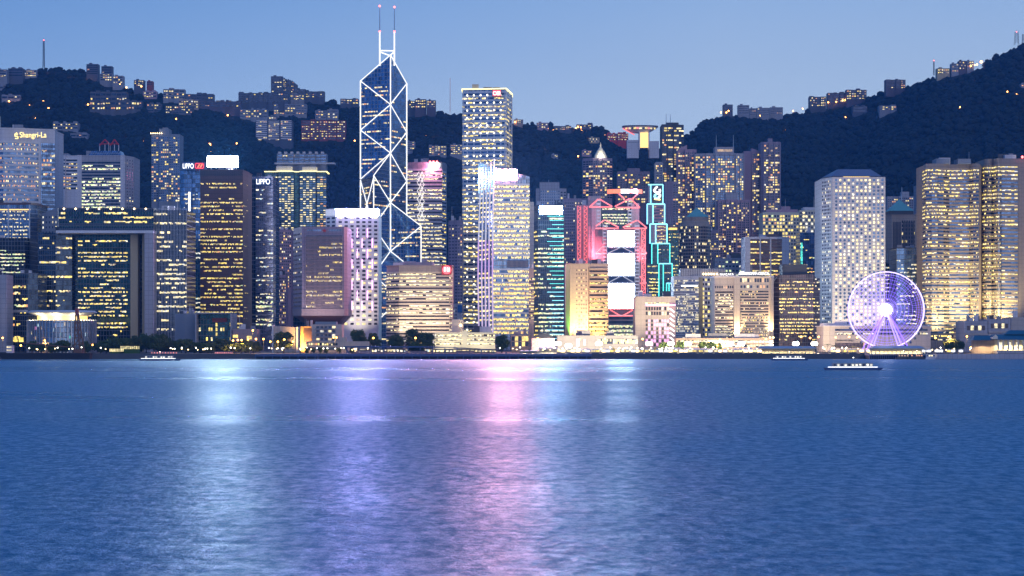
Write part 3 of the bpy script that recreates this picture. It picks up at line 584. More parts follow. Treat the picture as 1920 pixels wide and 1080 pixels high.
# ---- flats behind
B = Bld('apartment_tower', 'teal glass apartment tower with twin columns of glowing bay windows and gold roof line', 'apartments', 2150, [(497, 3), (520, 3), (522, 0), (551, 0), (553, 5), (560, 5), (562, 0), (592, 0), (594, 3), (612, 3)], 322, 'teal_curtain', 26)
for sgm, cc, pp in ((0, 4, .55), (2, 5, .62), (6, 5, .62), (8, 3, .4)): B.wins(sgm, 330, 450, 29, cc, pp, 'warm' if sgm in (2, 6) else 'home', .8, .45, dark='pane_blue', cap=25*(1+sgm//2), run=1.5)
B.cap(320.5, 'cornice_gold', .7, vb=322, name='roof_light_line'); B.plant(517, 545, 311, 'white_tile', 4, 18); B.plant(566, 592, 312, 'white_tile', 4, 18)
for k, (u0, u1, v0, lb) in enumerate(((516, 546, 430, 'pale pink apartment block below the teal apartment tower'), (514, 536, 515, 'small rose apartment block beside the grey glass tower foot'))):
    B = Bld('apartment_block', lb, 'apartments', 2050-60*k, [(u0, 0), ((u0+u1)/2, 0), (u1, 4)], v0, 'rose_wall', 20); B.wins(0, v0+4, v0+110, 18, 5, .3, 'home', .6, .5, cap=90); B.wins(1, v0+4, v0+110, 18, 4, .3, 'home', .6, .5, cap=120)
# ---- inverted-foot garrison tower
D = 1530; r = thing('garrison_tower', 'mauve finned tower on a narrow upside-down foot with a red star at its top', 'office building', (X(597, D), D, GZ)); zz = lambda v: Z(v, D)-GZ; xx = lambda u: X(u, D)-X(597, D)
def ring(u0, u1, c, d): return [(xx(u0), c), (xx(u0+ (22 if c > 0 else 0)), 0), (xx(u1-5), 0), (xx(u1), c*.5), (xx(u1), d), (xx(u0), d)]
m = MB(); rg = [(xx(543), 26), (xx(566), 0), (xx(645), 0), (xx(650), 5), (xx(650), 46), (xx(543), 46)]; m.prism(rg, zz(592), zz(425), 'mauve_tile'); m.build('wall', r)
m = MB(); m.prism([(x*1.02, y-1) for x, y in rg], zz(592), zz(579), 'pink_stone'); m.build('belt', r)
ft = [(xx(566), 26), (xx(576), 12), (xx(632), 12), (xx(636), 16), (xx(636), 40), (xx(566), 40)]; m = MB(); m.prism(ft, zz(607), zz(592.1), 'brown_granite', top=rg); m.build('tapered_foot', r); m = MB(); m.prism(ft, 0, zz(607.1), 'dark_concrete'); m.build('stem', r)
B2 = type('q', (), {})(); fb = Bld.__new__(Bld); fb.root = r; fb.D = D; fb.zb = GZ; fb.x0 = X(597, D); fb.o = (0, 0, 0); fb.L = [rg[0], rg[1], rg[2], rg[3]]; fb.H = zz(425); fb.n = 0
fb.x = lambda u: X(u, D)-X(597, D); fb.z = lambda v: Z(v, D)-GZ; wash(fb, 580, 622, -22, (1, .84, .82), 2.2e4, 150, 100); wash(fb, 622, 622, -22, (1, .84, .82), 2.2e4, 150, 100)
fb.bands(1, 440, 578, 20, 30, .25, 'office', 6, .8, .6, s0=.1, s1=.96, var=1); fb.fins(1, 30, 443, 578, 'pink_stone', .45, 1.0, .1, .96); fb.wins(0, 434, 578, 18, 6, .12, 'white', .5, .35, cap=90); fb.wins(1, 429.5, 434, 1, 8, 0, fw=.7, fh=.8, s0=.12, s1=.46, dark='pane_blue'); fb.cnt = 0; fb.wins(1, 429.5, 434, 1, 8, 0, fw=.7, fh=.8, s0=.64, s1=.94, dark='pane_blue')
m = MB(); cx, cz = xx(608.5), zz(432.5); m.poly([(cx+math.cos(R(90+36*k))*(1.9 if k % 2 == 0 else .75), -.6, cz+math.sin(R(90+36*k))*(1.9 if k % 2 == 0 else .75)) for k in range(10)], 'red_paint'); m.build('star', r)
# ---- white grid tower with violet crown
B = Bld('white_tower', 'white tower of small square windows with a violet-white lit crown and pink light tubes', 'office building', 1625, [(611, 10), (630, 0), (710, 0)], 404, 'white_paint', 26)
B.wins(1, 405, 611, 27, 7, .3, 'office', .55, .5, dark='pane_brown', s0=.03, s1=1); wash(B, 672, 640, -25, (1, .85, .7), 6e4, 148, 90); B.cnt = 0; B.wins(0, 405, 470, 9, 2, .2, 'office', .6, .5, dark='pane_brown')
m = MB(); B.slab(m, B.fr(1), 0, 1, B.H+.05, B.z(392.2), 0, .3, 'neon_violet'); m.build('light_crown', B.root); m = MB(); B.slab(m, B.fr(0), 0, .98, B.H+.05, B.z(392.2), 0, .3, 'neon_ice'); m.build('light_crown', B.root); m = MB(); m.prism([(B.L[0][0], 12), (B.L[1][0]+.2, 1), (B.L[2][0], 1), (B.L[2][0], 24), (B.L[0][0], 24)], B.H+.02, B.z(392.3), 'white_paint'); m.build('crown_storey', B.root); B.cap(390.6, 'white_paint', .2, vb=392.05)
for k in range(24):
    u = (651, 670, 689)[k % 3]+(0 if (k//3) % 2 == 0 else 9); v = 428+(k//3)*19.5
    m = MB(); fr = B.fr(1); tt = (u-630)/80; B.slab(m, fr, tt-.008, tt+.008, B.z(v+17), B.z(v), .05, .7, 'neon_pink'); m.build('light_tube', B.root)
# ---- tower with zig-zag fairy lights
B = Bld('office_tower', 'slatted pale office tower right of the braced tower with red and white roof beacon', 'skyscraper', 2090, [(764, 2), (829, 0), (836, 10)], 304, 'grey_concrete', 30)
B.bands(0, 318, 500, 26, 26, .62, 'warm', 5, .95, .5, ledge='white_paint', dark='pane_brown'); B.bands(1, 322, 500, 26, 4, .6, 'office', 2, .9, .5, ledge='white_paint')
for u in (785, 790, 793): 
    m = MB(); v = 322
    while v < 412: m.tube((B.x(u)+1.5*math.sin(v*.4+u), -1.3, B.z(v)), (B.x(u)+1.5*math.sin((v+4)*.4+u), -1.3, B.z(v+4)), .3, 'tube_white', 4); v += 4
    m.build('light_garland', B.root)
s = thing('roof_beacon', 'overexposed round white roof sign with red glow on the slatted pale tower', 'sign', (X(811, 2086), 2086, Z(312, 2086)))
m = MB(); m.lathe((0, 0, 0), [(.1, -3.6), (3.6, -1.6), (3.8, 1.6), (.1, 3.8)], 'board_rose', 12); m.build('lit_panel', s); m = MB(); m.lathe((4.5, 1, 1.2), [(.1, -3.5), (3.2, -1.5), (3.4, 2), (.1, 3.6)], 'sign_white', 12); m.build('lit_disc', s)
for x_ in (-2.5, 1, 4.5): m = MB(); m.ball((x_, 1, 5), 1.1, 'beacon_red'); m.build('beacon', s)
# ---- octagonal brick offices by the shore
B = Bld('office_block', 'octagonal pinkish office block of dark window bands with a red seal sign', 'office building', 1565, [(725, 16), (749, 0), (842, 0), (848, 6)], 498, 'pink_stone', 30)
B.bands([0, 1, 2], 511, 642, 20, 44, .5, 'warm', 3, .9, .5, ledge='beige_stone', lp=.5, dark='pane_brown'); B.fins(1, 40, 498, 511, 'beige_stone', .45, .9)
for u in (735, 765, 800, 832): wash(B, u, 648, -22, (1, .80, .5), 5.5e4, 146, 90)
B.plant(757, 812, 491, 'grey_concrete', 8, 24); B.cap(497, 'pink_stone', .6)
s = sign('seal_sign', 'round red lit seal sign at the top right corner of the octagonal block', 1562, 829, 846, 498, 514, None, legs=False, back='red_paint', th=.9); w_ = X(846, 1562)-X(829, 1562)
m = MB(); m.lathe((w_/2, 0, w_*.48), [(.1, 0)]*2, 'sign_red', 4); m = MB(); m.poly([(w_/2+math.cos(R(20*k))*w_*.5, -.1, w_*.48+math.sin(R(20*k))*w_*.48) for k in range(18)], 'sign_red'); m.build('lit_disc', s)
m = MB()
for x_, z_, a, c in ((.22, .3, .06, .45), (.22, .68, .2, .06), (.36, .3, .06, .45), (.55, .3, .06, .45), (.55, .5, .25, .06), (.74, .3, .06, .45), (.55, .3, .25, .06)): m.box(w_*x_, w_*(x_+a), -.35, -.15, w_*z_, w_*(z_+c), 'sign_white')
m.build('lettering', s)
# ---- slim towers between
B = Bld('apartment_tower', 'slim lavender tower behind the octagonal block, left of the tall grid tower', 'apartments', 1900, [(841, 4), (858, 0), (867, 0)], 413, 'mauve_tile', 20); B.wins(0, 420, 600, 30, 3, .06, 'home', .4, .45); B.cnt = 40; B.wins(1, 420, 600, 30, 2, .25, 'home', .5, .45)
B = Bld('shaft_tower', 'small blue and white boxy shaft over the cream sign block', 'building', 1700, [(849, 0), (857, 0), (866, 2)], 570, 'white_tile', 10); m = MB(); B.slab(m, B.fr(1), .1, 1, B.z(586), B.z(572), 0, .6, 'blue_paint'); m.build('blue_panel', B.root); B.wins(0, 574, 600, 4, 2, .3, 'white', .5, .5)
B = Bld('entrance_block', 'cream lit blank-walled block right of the octagonal offices', 'building', 1500, [(847, 0), (863, 0), (868, 5)], 599, 'cream_wall', 16, vb=660); m = MB(); B.slab(m, B.fr(0), .95, 1.2, B.z(612), B.z(608), .3, .8, 'lamp_warm'); m.build('wall_lamp', B.root)
# ---- the tall grid tower
B = Bld('grid_tower', 'tall square steel-gridded tower with rows of star lights and a gold lit roof edge', 'skyscraper', 1950, [(867, 6), (948, 0), (960, 46)], 166, 'steel_curtain', 20)
B.bands([0, 1], 172, 640, 60, 44, .52, 'office', 4, .95, .5, ledge='silver_metal', lp=.35, dark='pane_blue', var=.8)
B.ribs(0, [.02]+[.115+.155*k for k in range(6)]+[.985], 166, 650, 'silver_metal', .8, .7); B.ribs(1, (.06, .5, .94), 166, 650, 'silver_metal', .8, .7)
B.cap(165, 'cornice_gold', .8, vb=167, name='roof_light_line'); B.plant(906, 922, 160.5, 'dark_metal', 12, 24)
k = 0; fr = B.fr(0); rest = MB(); sm = MB(); sm.ball((0, 0, 0), .75, 'spot_white', 6); star = sm.mesh('spotlight')
for rr in range(33):
    for c in range(6):
        q = B.pt(fr, .115+.155*c, B.z(178+14.2*rr), 1.3)
        if q[2] < 2: continue
        if k < 100: o = bpy.data.objects.new('spotlight', star); COL.objects.link(o); o.parent = B.root; o.location = q; k += 1
        else: rest.ball(q, .75, 'spot_white', 5)
tag(rest.build('spotlight', B.root), kind='stuff')
s = sign('tower_sign', 'red glowing sign with white characters near the top of the tall grid tower', 1944, 924, 939, 169.5, 180, 'sign_red', legs=False, th=1.5); w_ = X(939, 1944)-X(924, 1944)
m = MB(); m.lathe((1.9, -.4, 2.7), [(1.9, 0), (1.45, 0)], 'sign_white', 4); m = MB()
for a in range(16):
    t0 = 2*math.pi*a/16; t1 = 2*math.pi*(a+1)/16
    m.poly([(2+1.9*math.cos(t0), -.3, 2.7+1.9*math.sin(t0)), (2+1.3*math.cos(t0), -.3, 2.7+1.3*math.sin(t0)), (2+1.3*math.cos(t1), -.3, 2.7+1.3*math.sin(t1)), (2+1.9*math.cos(t1), -.3, 2.7+1.9*math.sin(t1))], 'sign_white')
for x_, z_, a, c in ((4.4, .9, .45, 3.6), (5.5, .9, .45, 3.6), (6.6, .9, .45, 3.6), (4.4, 2.5, 2.6, .4), (4.4, .9, 1.4, .4), (4.4, 4.1, 1.4, .4)): m.box(x_, x_+a, -.4, -.2, z_, z_+c, 'sign_white')
m.build('lettering', s)
# ---- sail-topped tower with violet fins and the bright rose-white board
B = Bld('sail_tower', 'yellow-lit office tower with sloping top and tall violet light fins on its left corner', 'skyscraper', 1610, [(897, 14), (924, 0), (993, 0)], 318, 'steel_curtain', 30, tops=[301, 313, 331, 331, 301])
B.bands(1, 346, 487, 17, 40, .9, 'office', 12, .97, .6, dark='pane_blue', ledge='silver_metal', lp=.25, var=.1); B.bands(1, 505, 628, 15, 40, .9, 'gold', 12, .97, .66, dark='pane_blue', ledge='silver_metal', lp=.25, var=.15); B.bands(0, 322, 640, 36, 10, .85, 'office', 2, .9, .5, dark='pane_blue')
m = MB(); B.slab(m, B.fr(1), .38, .97, B.z(502), B.z(488), 0, .6, 'navy_paint'); m.build('plant_floor', B.root); B.fins(1, 16, 489, 501, 'grey_concrete', .4, 1.0, .4, .95, 'louvres'); B.fins(1, 22, 333, 346, 'silver_metal', .25, .5, .02, .98, 'crown_mullions')
for k in range(5):
    m = MB(); t_ = k/4; vt = 300-3*t_+2
    pts = [(902+24*t_+o_, v) for v, o_ in ((vt+(4-k)*3, 0), (380, -2.5+1*t_), (450, -5+3*t_), (520, -6+3.5*t_), (585, -5+3*t_), (650, -4+2*t_))]
    dd = 12*(1-t_)-3
    for (u0, v0), (u1, v1), mat in zip(pts, pts[1:], ('neon_ice', 'neon_ice', 'neon_purple', 'neon_lilac', 'neon_lilac')):
        m.tube((B.x(u0), dd, B.z(v0)), (B.x(u1), dd, max(0, B.z(v1))), .62, mat, 6)
    m.build('light_fin', B.root)
sign('billboard', 'very bright rose-white lit board on the sloping top of the yellow-lit tower', 1609.3, 927, 969, 318, 337, 'board_pink', legs=False, th=.6)
B = Bld('grey_slab', 'plain grey slab tower right of the yellow-lit tower', 'office building', 1655, [(990, 0), (1001, 4)], 378, 'lavender_stone', 24)
B = Bld('annex_block', 'brown lower annex at the right foot of the yellow-lit tower', 'office building', 1560, [(992, 0), (1001, 4)], 503, 'pink_stone', 22); B.bands(0, 520, 600, 14, 3, .7, 'office', 2, .9, .5)
# ---- teal neon tower
B = Bld('neon_tower', 'dark glass tower with stacked teal neon lines and a bright blue-white board on top', 'skyscraper', 1700, [(1001, 14), (1009, 0), (1057, 0)], 384, 'navy_curtain', 28)
B.bands(1, 406, 640, 29, 26, .5, 'green', 4, .92, .5, dark=None); B.bands(0, 430, 640, 26, 3, .5, 'gold', 1.4, .8, .5, dark=None)
for k in range(30):
    v = 405+k*7.9; m = MB(); t0 = .35+.2*((k*7) % 3)/2; B.slab(m, B.fr(1), t0, 1.0, B.z(v+.9), B.z(v), 0, .7, 'neon_teal' if k < 18 else 'neon_cyan'); m.build('neon_line', B.root)
sign('billboard', 'very bright blue-white lit board on top of the teal neon tower', 1696, 1012, 1054, 386.5, 401.5, 'board_blue', legs=False, th=1.5)
# ---- flats and slabs behind
B = Bld('apartment_block', 'lavender apartment block peeking over the blue-white board', 'apartments', 2200, [(1005, 3), (1012, 3), (1013, 0), (1050, 0), (1062, 5)], 353, 'lavender_stone', 24); B.wins(2, 356, 400, 8, 9, .1, 'home', .6, .5, dark='pane_blue'); B.cnt = 80; B.wins(3, 358, 400, 8, 2, .3, 'home'); B.plant(1012, 1049, 341, 'lavender_stone', 4, 18); B.mast(1029, 336, 8)
B = Bld('office_tower', 'mauve tower with small square windows between teal neon and red lattice', 'office building', 1990, [(1058, 0), (1078, 0), (1092, 2)], 372, 'mauve_tile', 26); B.wins(0, 378, 500, 22, 6, .12, 'home', .5, .5); B.cnt = 40; B.wins(1, 378, 500, 22, 5, .45, 'home', .6, .5)
# ---- the bank with exposed trusses and screens
D = 1800; r = thing('truss_bank', 'grey bank tower with exposed red-lit trusses, ladder masts and glass floors', 'office building', (X(1165, D), D, GZ)); zz = lambda v: Z(v, D)-GZ; xx = lambda u: X(u, D)-X(1165, D)
m = MB(); m.box(xx(1117), xx(1212), 8, 46, 0, zz(428), 'grey_concrete'); m.build('wall', r); m = MB(); m.box(xx(1128), xx(1186), 9, 40, zz(427.9), zz(386), 'teal_curtain'); m.build('upper_floors', r)
m = MB(); m.box(xx(1110), xx(1128)-.05, 10, 40, zz(500), zz(380), 'white_tile'); m.box(xx(1186)+.05, xx(1200), 10, 40, zz(427.9), zz(380), 'white_tile'); m.build('service_tower', r)
m = MB(); m.box(xx(1104), xx(1128), 12, 30, zz(500), zz(366), 'lavender_stone'); m.build('stair_tower', r)
fb = Bld.__new__(Bld); fb.root = r; fb.D = D; fb.zb = GZ; fb.x0 = X(1165, D); fb.L = [(xx(1137), 7.9), (xx(1192), 7.9)]; fb.H = zz(380); fb.n = 0
fb.bands(0, 592, 640, 6, 30, .93, 'green', 12, .95, .7); fb.L = [(xx(1130), 8.9), (xx(1184), 8.9)]; fb.bands(0, 388, 426, 7, 26, .9, 'green', 4, .9, .6)
for u0, u1 in ((1119, 1126), (1131, 1138), (1178, 1185), (1191, 1199)):
    m = MB(); vb_ = 560; vt = 372 if u0 in (1119, 1178) else 420
    if u0 in (1119, 1178): vb_ = 424
    for u in (u0, u1): m.box(xx(u)-.35, xx(u)+.35, 3, 4.2, zz(vb_), zz(vt), 'silver_metal')
    v = vt+2
    while v < vb_: m.box(xx(u0)+.4, xx(u1)-.4, 3.1, 4.1, zz(v+2.2), zz(v), 'neon_ice'); v += 6.5  # rungs are no lamps; the glow makes them look lit
    m.build('ladder_mast', r)
def neon(a, c, mat='neon_red', rr=.6, y=1.5, nm='neon_tube'):
    m = MB(); m.tube((xx(a[0]), y, zz(a[1])), (xx(c[0]), y, zz(c[1])), rr, mat, 6); m.build(nm, r)
for a, c in (((1105, 388), (1122, 373)), ((1105, 388), (1148, 388)), ((1124, 373), (1148, 387)), ((1153, 387), (1181, 372)), ((1182, 372), (1200, 389)), ((1155, 389), (1200, 389)), ((1117, 424), (1134, 412)), ((1117, 428), (1160, 428)), ((1136, 413), (1160, 426)), ((1168, 426), (1194, 413)), ((1196, 413), (1213, 427)), ((1170, 428), (1213, 428)),
    ((1160, 363), (1172, 374)), ((1197, 363), (1184, 374)), ((1117, 474), (1131, 461)), ((1117, 475), (1131, 475)), ((1199, 462), (1213, 475)), ((1200, 475), (1213, 475)), ((1200, 518), (1212, 531)), ((1200, 531), (1212, 531)), ((1142, 579), (1190, 579)), ((1142, 592), (1190, 592)), ((1143, 580), (1163, 592)), ((1168, 592), (1189, 580))): neon(a, c)
for u in (1113, 1122, 1207):
    q = bpy.data.lights.new('red_uplight', 'SPOT'); q.energy = 8e4; q.color = (1, .12, .16); q.spot_size = R(110); q.spot_blend = 1; lo = bpy.data.objects.new('red_uplight', q); COL.objects.link(lo); lo.parent = r; lo.location = (xx(u), -2, zz(498)); lo.rotation_euler = (R(160), 0, 0)
for v0, v1, mt in ((462.5, 475.5, 'navy_paint'), (516.5, 531.5, 'navy_paint')):
    m = MB(); m.box(xx(1138), xx(1192), 5, 7.9, zz(v1), zz(v0), mt); m.build('truss_floor', r)
    for a, c in (((1140, v1-1), (1164, v0+1)), ((1190, v1-1), (1168, v0+1)), ((1138, v0+1), (1192, v0+1)), ((1138, v1-1), (1192, v1-1))): neon(a, c, 'neon_ice', .45, 4.3, 'truss_member')  # truss members given a glow of their own as added blue accents
for k in range(17): neon((1204 if k % 2 else 1211, 428+k*8), (1211 if k % 2 else 1204, 436+k*8), 'neon_red', .34, 7.0, 'neon_lattice'); neon((1204 if k % 2 else 1211, 436+k*8), (1211 if k % 2 else 1204, 436+k*8), 'neon_red', .3, 7.0, 'neon_lattice')
for u in (1204, 1211): neon((u, 428), (u, 564), 'neon_red', .34, 7.0, 'neon_lattice')
for v0, v1, nm in ((433, 462, 'top'), (476, 516, 'middle'), (532, 578, 'lowest')):
    s = thing('light_screen', f'{nm} of three stacked blank white light screens on the truss bank', 'screen', (X(1139.5, D-3), D-3, Z(v1, D-3))); ww = X(1190.5, D-3)-X(1139.5, D-3); h_ = Z(v0, D)-Z(v1, D)
    for k in range(2): m = MB(); m.box(ww*k/2+.45, ww*(k+1)/2-.45, 0, .5, 0, h_, 'screen_white'); m.build('lit_panel', s)
    m = MB(); m.box(-.3, ww+.3, .55, 1.6, -.4, h_+.4, 'dark_metal'); m.build('frame', s)
s = thing('rooftop_sign', 'curved orange-red sign band with white middle and lettering over the truss bank', 'sign', (X(1172, D+4), D+4, Z(362, D)))
for k in range(8):
    u0 = 1139+66*k/8; u1 = 1139+66*(k+1)/8; m = MB(); yy = lambda u: 6*((u-1172)/33)**2
    m.prism([(xx(u0)-xx(1172), yy(u0)-2), (xx(u1)-xx(1172), yy(u1)-2), (xx(u1)-xx(1172), yy(u1)-.8), (xx(u0)-xx(1172), yy(u0)-.8)], 0, zz(354)-zz(362), 'sign_white' if k in (3, 4) else 'sign_orange'); m.build('lit_panel', s)
text('lettering', 'HSBC', 9, 2.5, 'black_hull', s, (xx(1162.5)-xx(1172), -2.4, .7), .1); m = MB(); m.ball((xx(1191)-xx(1172), -2.6, 2), 2.0, 'board_rose', 8); m.build('lamp', s)
for x_ in (-8, 2, 9): m = MB(); m.tube((x_, 2, -12), (x_, 2, 0), .4, 'dark_metal'); m.build('support', s)
# red-lit lattice escalator shafts beside it
B = Bld('lattice_shaft', 'lavender tower with two columns of red-lit lattice left of the truss bank', 'office building', 1880, [(1080, 2), (1102, 0), (1118, 0)], 384, 'lavender_stone', 24)
for u0, u1 in ((1083, 1089), (1095, 1101)):
    m = MB(); v = 386
    while v < 492:
        m.tube((B.x(u0), -1, B.z(v)), (B.x(u1), -1, B.z(v+5)), .34, 'neon_red', 4); m.tube((B.x(u1), -1, B.z(v+5)), (B.x(u0), -1, B.z(v+10)), .34, 'neon_red', 4); v += 10
    for u in (u0, u1): m.tube((B.x(u), -1, B.z(386)), (B.x(u), -1, B.z(494)), .3, 'neon_red', 4)
    m.build('red_lattice', B.root)
# ---- stepped tower edged with cyan neon
D = 1835; r = thing('stepped_tower', 'stepped tower with every tier outlined in cyan neon, right of the truss bank', 'skyscraper', (X(1236, D), D, GZ)); zz = lambda v: Z(v, D)-GZ; xx = lambda u: X(u, D)-X(1236, D)
tiers = [(1217, 1245, 344, 381), (1215, 1248, 381, 419), (1220, 1252, 419, 456), (1223, 1257, 456, 494), (1236, 1261, 494, 531), (1250, 1264, 531, 580)]
fb = Bld.__new__(Bld); fb.root = r; fb.D = D; fb.zb = GZ; fb.x0 = X(1236, D); fb.n = 0; fb.cnt = 0; fb.cache = {}
for k, (u0, u1, v0, v1) in enumerate(tiers):
    m = MB(); m.box(xx(u0), xx(u1), 14-k*2.4, 40, 0 if k > 3 else zz(v1+.05)-(k < 4 and 0 or 0), zz(v0), 'mauve_tile' if k < 3 else 'teal_curtain'); m.build('tier', r); y = 13.4-k*2.4
    for u in ((u0, u1, (u0*2+u1)/3) if k else (u0+5, u1)): m = MB(); m.tube((xx(u), y, zz(v1 if k < 4 else 560)), (xx(u), y, zz(v0)), .5, 'neon_cyan' if k < 3 else 'neon_teal', 5); m.build('neon_edge', r)
    m = MB(); m.tube((xx(u0), y, zz(v0)), (xx(u1), y, zz(v0)), .5, 'neon_cyan', 5); m.build('neon_edge', r)
    if k: fb.L = [(xx(u0)+5, y+.5), (xx(u1)-1, y+.5)]; fb.bands(0, v0+3, v1, 6, 6, .5 if k > 1 else .15, 'office', 2, .75, .45)
m = MB(); m.box(xx(1214), xx(1262), 5, 39, 0, zz(494.1), 'teal_curtain'); m.build('wall', r); fb.L = [(xx(1215), 4.9), (xx(1236), 4.9)]; fb.bands(0, 496, 556, 10, 8, .6, 'gold', 2, .8, .5)
s = thing('tower_sign', 'white and green looping emblem on the top tier of the cyan stepped tower', 'sign', (X(1224, 1846), 1846, Z(377, 1846))); m = MB(); pz = [(4.2, 13.2), (2.4, 11.6), (1, 9.2), (4.5, 7.2), (7, 5.2), (5.4, 3), (2.2, 2.6), (1.2, 4.8), (3.6, 6.6), (6.6, 8.6), (6.2, 10.8)]
m2 = MB()
for a, c in zip(pz, pz[1:]): m2.tube((a[0]+0, -.6, a[1]), (c[0]+0, -.6, c[1]), .95, 'sign_white' if a[1] > 5 else 'neon_cyan', 6)
m2.tube((1.2, -.6, 2), (7, -.6, 1.2), .8, 'sign_yellow', 6); m2.build('emblem', s); m = MB(); m.box(-.5, 8.6, 0, 1, -.5, 14.5, 'dark_metal'); m.build('frame', s)
# ---- hutch with green-lit end wall and bow trays
B = Bld('office_block', 'waterfront office block with a green-lit end wall and orange bowed balcony trays', 'office building', 1570, [(1061, 8), (1069, 0), (1103, 0), (1104, 2), (1141, 2)], 494, 'peach_stone', 30)
m = MB(); B.quad(m, B.fr(0), 0, 1, 1, B.H-.5, .12, 'green_lit_stone'); m.build('green_lit_wall', B.root); B.wins(1, 503, 632, 18, 5, .45, 'gold', .35, .35, s0=.3, s1=.95, dark='pane_brown', run=1)  # the green light is also put into this wall's colour
B.bands(3, 505, 632, 17, 14, .6, 'gold', 4, .92, .55, s0=.05, s1=.97, dark='pane_brown')
for k in range(18):
    z = B.z(504.5+k*7.5); m = MB(); B.slab(m, B.fr(3), .02, .98, z-.6, z+.7, 0, 2.2, 'peach_stone'); B.slab(m, B.fr(3), .12, .88, z-.55, z+.65, 2.2, 3.0, 'peach_stone'); m.build('balcony_tray', B.root)
wash(B, 1066, 640, -5, (.4, 1, .15), 1.3e5, 160, 60); wash(B, 1088, 640, -12, (1, .72, .35), 1.1e5, 145, 90); wash(B, 1122, 640, -14, (1, .6, .25), 9e4, 145, 90)
# ---- club building with pink light
B = Bld('club_building', 'squat beige block with an inset window grid glowing pink', 'building', 1540, [(1191, 0), (1210, 0), (1255, 0), (1267, 2)], 557, 'beige_stone', 26, vb=660)
fr = B.fr(1); B.bands(1, 566, 572, 1, 9, .9, 'gold', 9, .85, .7); B.cnt = 0; B.wins(1, 574, 592, 2, 9, .6, 'warm', .72, .7, dark='pane_brown'); B.cnt = 0; B.wins(1, 598, 650, 7, 9, .9, 'pink', .78, .72, dark='pane_brown', cap=80)
m = MB(); B.slab(m, fr, .02, 1.25, B.z(573), B.z(570.8), .1, .9, 'neon_pink'); m.build('light_strip', B.root); m = MB(); B.quad(m, B.fr(2), 0, 1, .5, B.z(566), .12, 'pink_stone'); m.build('stair_bay', B.root)
for k in range(7): m = MB(); z = B.z(584+k*9); x0 = B.x(1256); m.tube((x0, -.6, z+2.2), (x0+3.4, -.6, z-.4), .5, 'sign_white', 5); m.build('light_bar', B.root)
B.cap(556, 'beige_stone', .5)
# ---- small towers behind the stepped tower
B = Bld('glass_tower', 'small teal glass tower under a lit canopy between stepped tower and green pyramid', 'office building', 1910, [(1254, 0), (1272, 0)], 431, 'teal_curtain', 20); B.bands(0, 436, 530, 16, 9, .35, 'gold', 1.5, .8, .4, dark=None); B.cap(424, 'bronze_curtain', 2, vb=427, name='canopy'); m = MB(); m.box(B.x(1256), B.x(1270), 2, 18, B.H, B.z(427.1), 'glow_gold'); m.build('lantern', B.root); B.mast(1257, 405); B.mast(1266, 403)
r = thing('round_tower', 'round grey tower with a pale green pyramid roof', 'office building', (X(1306, 1950), 1966, GZ)); D = 1950; zz = lambda v: Z(v, D)-GZ; xx = lambda u: X(u, D)-X(1306, D); rad = xx(1336)
m = MB(); m.lathe((0, 0, 0), [(rad, 0), (rad, zz(424)), (rad*.93, zz(418)), (rad*.86, zz(414)), (rad*.86, zz(406)), (.1, zz(406))], 'sand_granite', 30); m.build('wall', r)
m = MB(); m.prism([(xx(1288), -10), (xx(1330), -10), (xx(1330), 14), (xx(1288), 14)], zz(406), zz(387), 'copper_green', top=[(xx(1309), 1)]*2+[(xx(1309.3), 2)]*2); m.build('pyramid_roof', r)
for rr in range(13):
    m = MB(); zc = zz(428+6.2*rr)
    for k in range(26):
        a = math.pi+math.pi*(k+.5)/26; e = .042; mt = pick('warm') if rng.random() < .16 else 'pane_dark'; q = rad+.12
        m.poly([(math.cos(a-e)*q, math.sin(a-e)*q, zc), (math.cos(a+e)*q, math.sin(a+e)*q, zc), (math.cos(a+e)*q, math.sin(a+e)*q, zc+2), (math.cos(a-e)*q, math.sin(a-e)*q, zc+2)], mt)
    m.build('window_band', r)
# ---- lattice-front offices and the hotel with white lettering
B = Bld('office_block', 'white lattice-fronted office block under a slatted crown, left of the lettered hotel', 'office building', 1640, [(1263, 8), (1310, 0), (1316, 2), (1342, 2)], 517, 'white_tile', 28)
B.wins(0, 524, 640, 27, 22, .42, 'warm', .6, .55, dark='pane_blue', run=3, cap=60); B.wins(2, 520, 640, 14, 5, .5, 'gold', .62, .55, dark='pane_brown', cap=100); m = MB(); B.slab(m, B.fr(1), 0, 1, 0, B.z(520), 0, 1.2, 'ochre_stone'); m.build('stair_core', B.root)
B.plant(1277, 1362, 504, 'lavender_stone', 6, 24); m = MB()
for k in range(26): m.box(B.x(1277+k*3.3), B.x(1278.2+k*3.3), 5, 5.95, B.H+.2, B.z(503), 'white_paint')
m.build('roof_slats', B.root); m = MB()
for k in range(9): m.box(B.x(1319+k*5), B.x(1321+k*5), 4.3, 4.9, B.z(515), B.z(512), 'lamp_warm')
m.build('roof_lights', B.root)
sign('facade_sign', 'bluish-white lit strip sign across the white lattice-fronted block', 1638, 1277, 1308, 534.5, 537, 'sign_white', legs=False, th=1)
B = Bld('hotel', 'beige columned hotel with white roof lettering, warm light washing up its pillars', 'hotel', 1575, [(1340, 5), (1376, 0), (1387, 0), (1442, 0), (1449, 3)], 520, 'beige_stone', 30)
B.wins(0, 534, 542, 1, 9, .2, 'hotel', .6, .6); B.cnt = 0; B.wins(2, 521, 530, 1, 12, .3, 'hotel', .75, .8); B.cnt = 0; B.wins(2, 534, 541, 1, 9, .4, 'hotel', .6, .7)
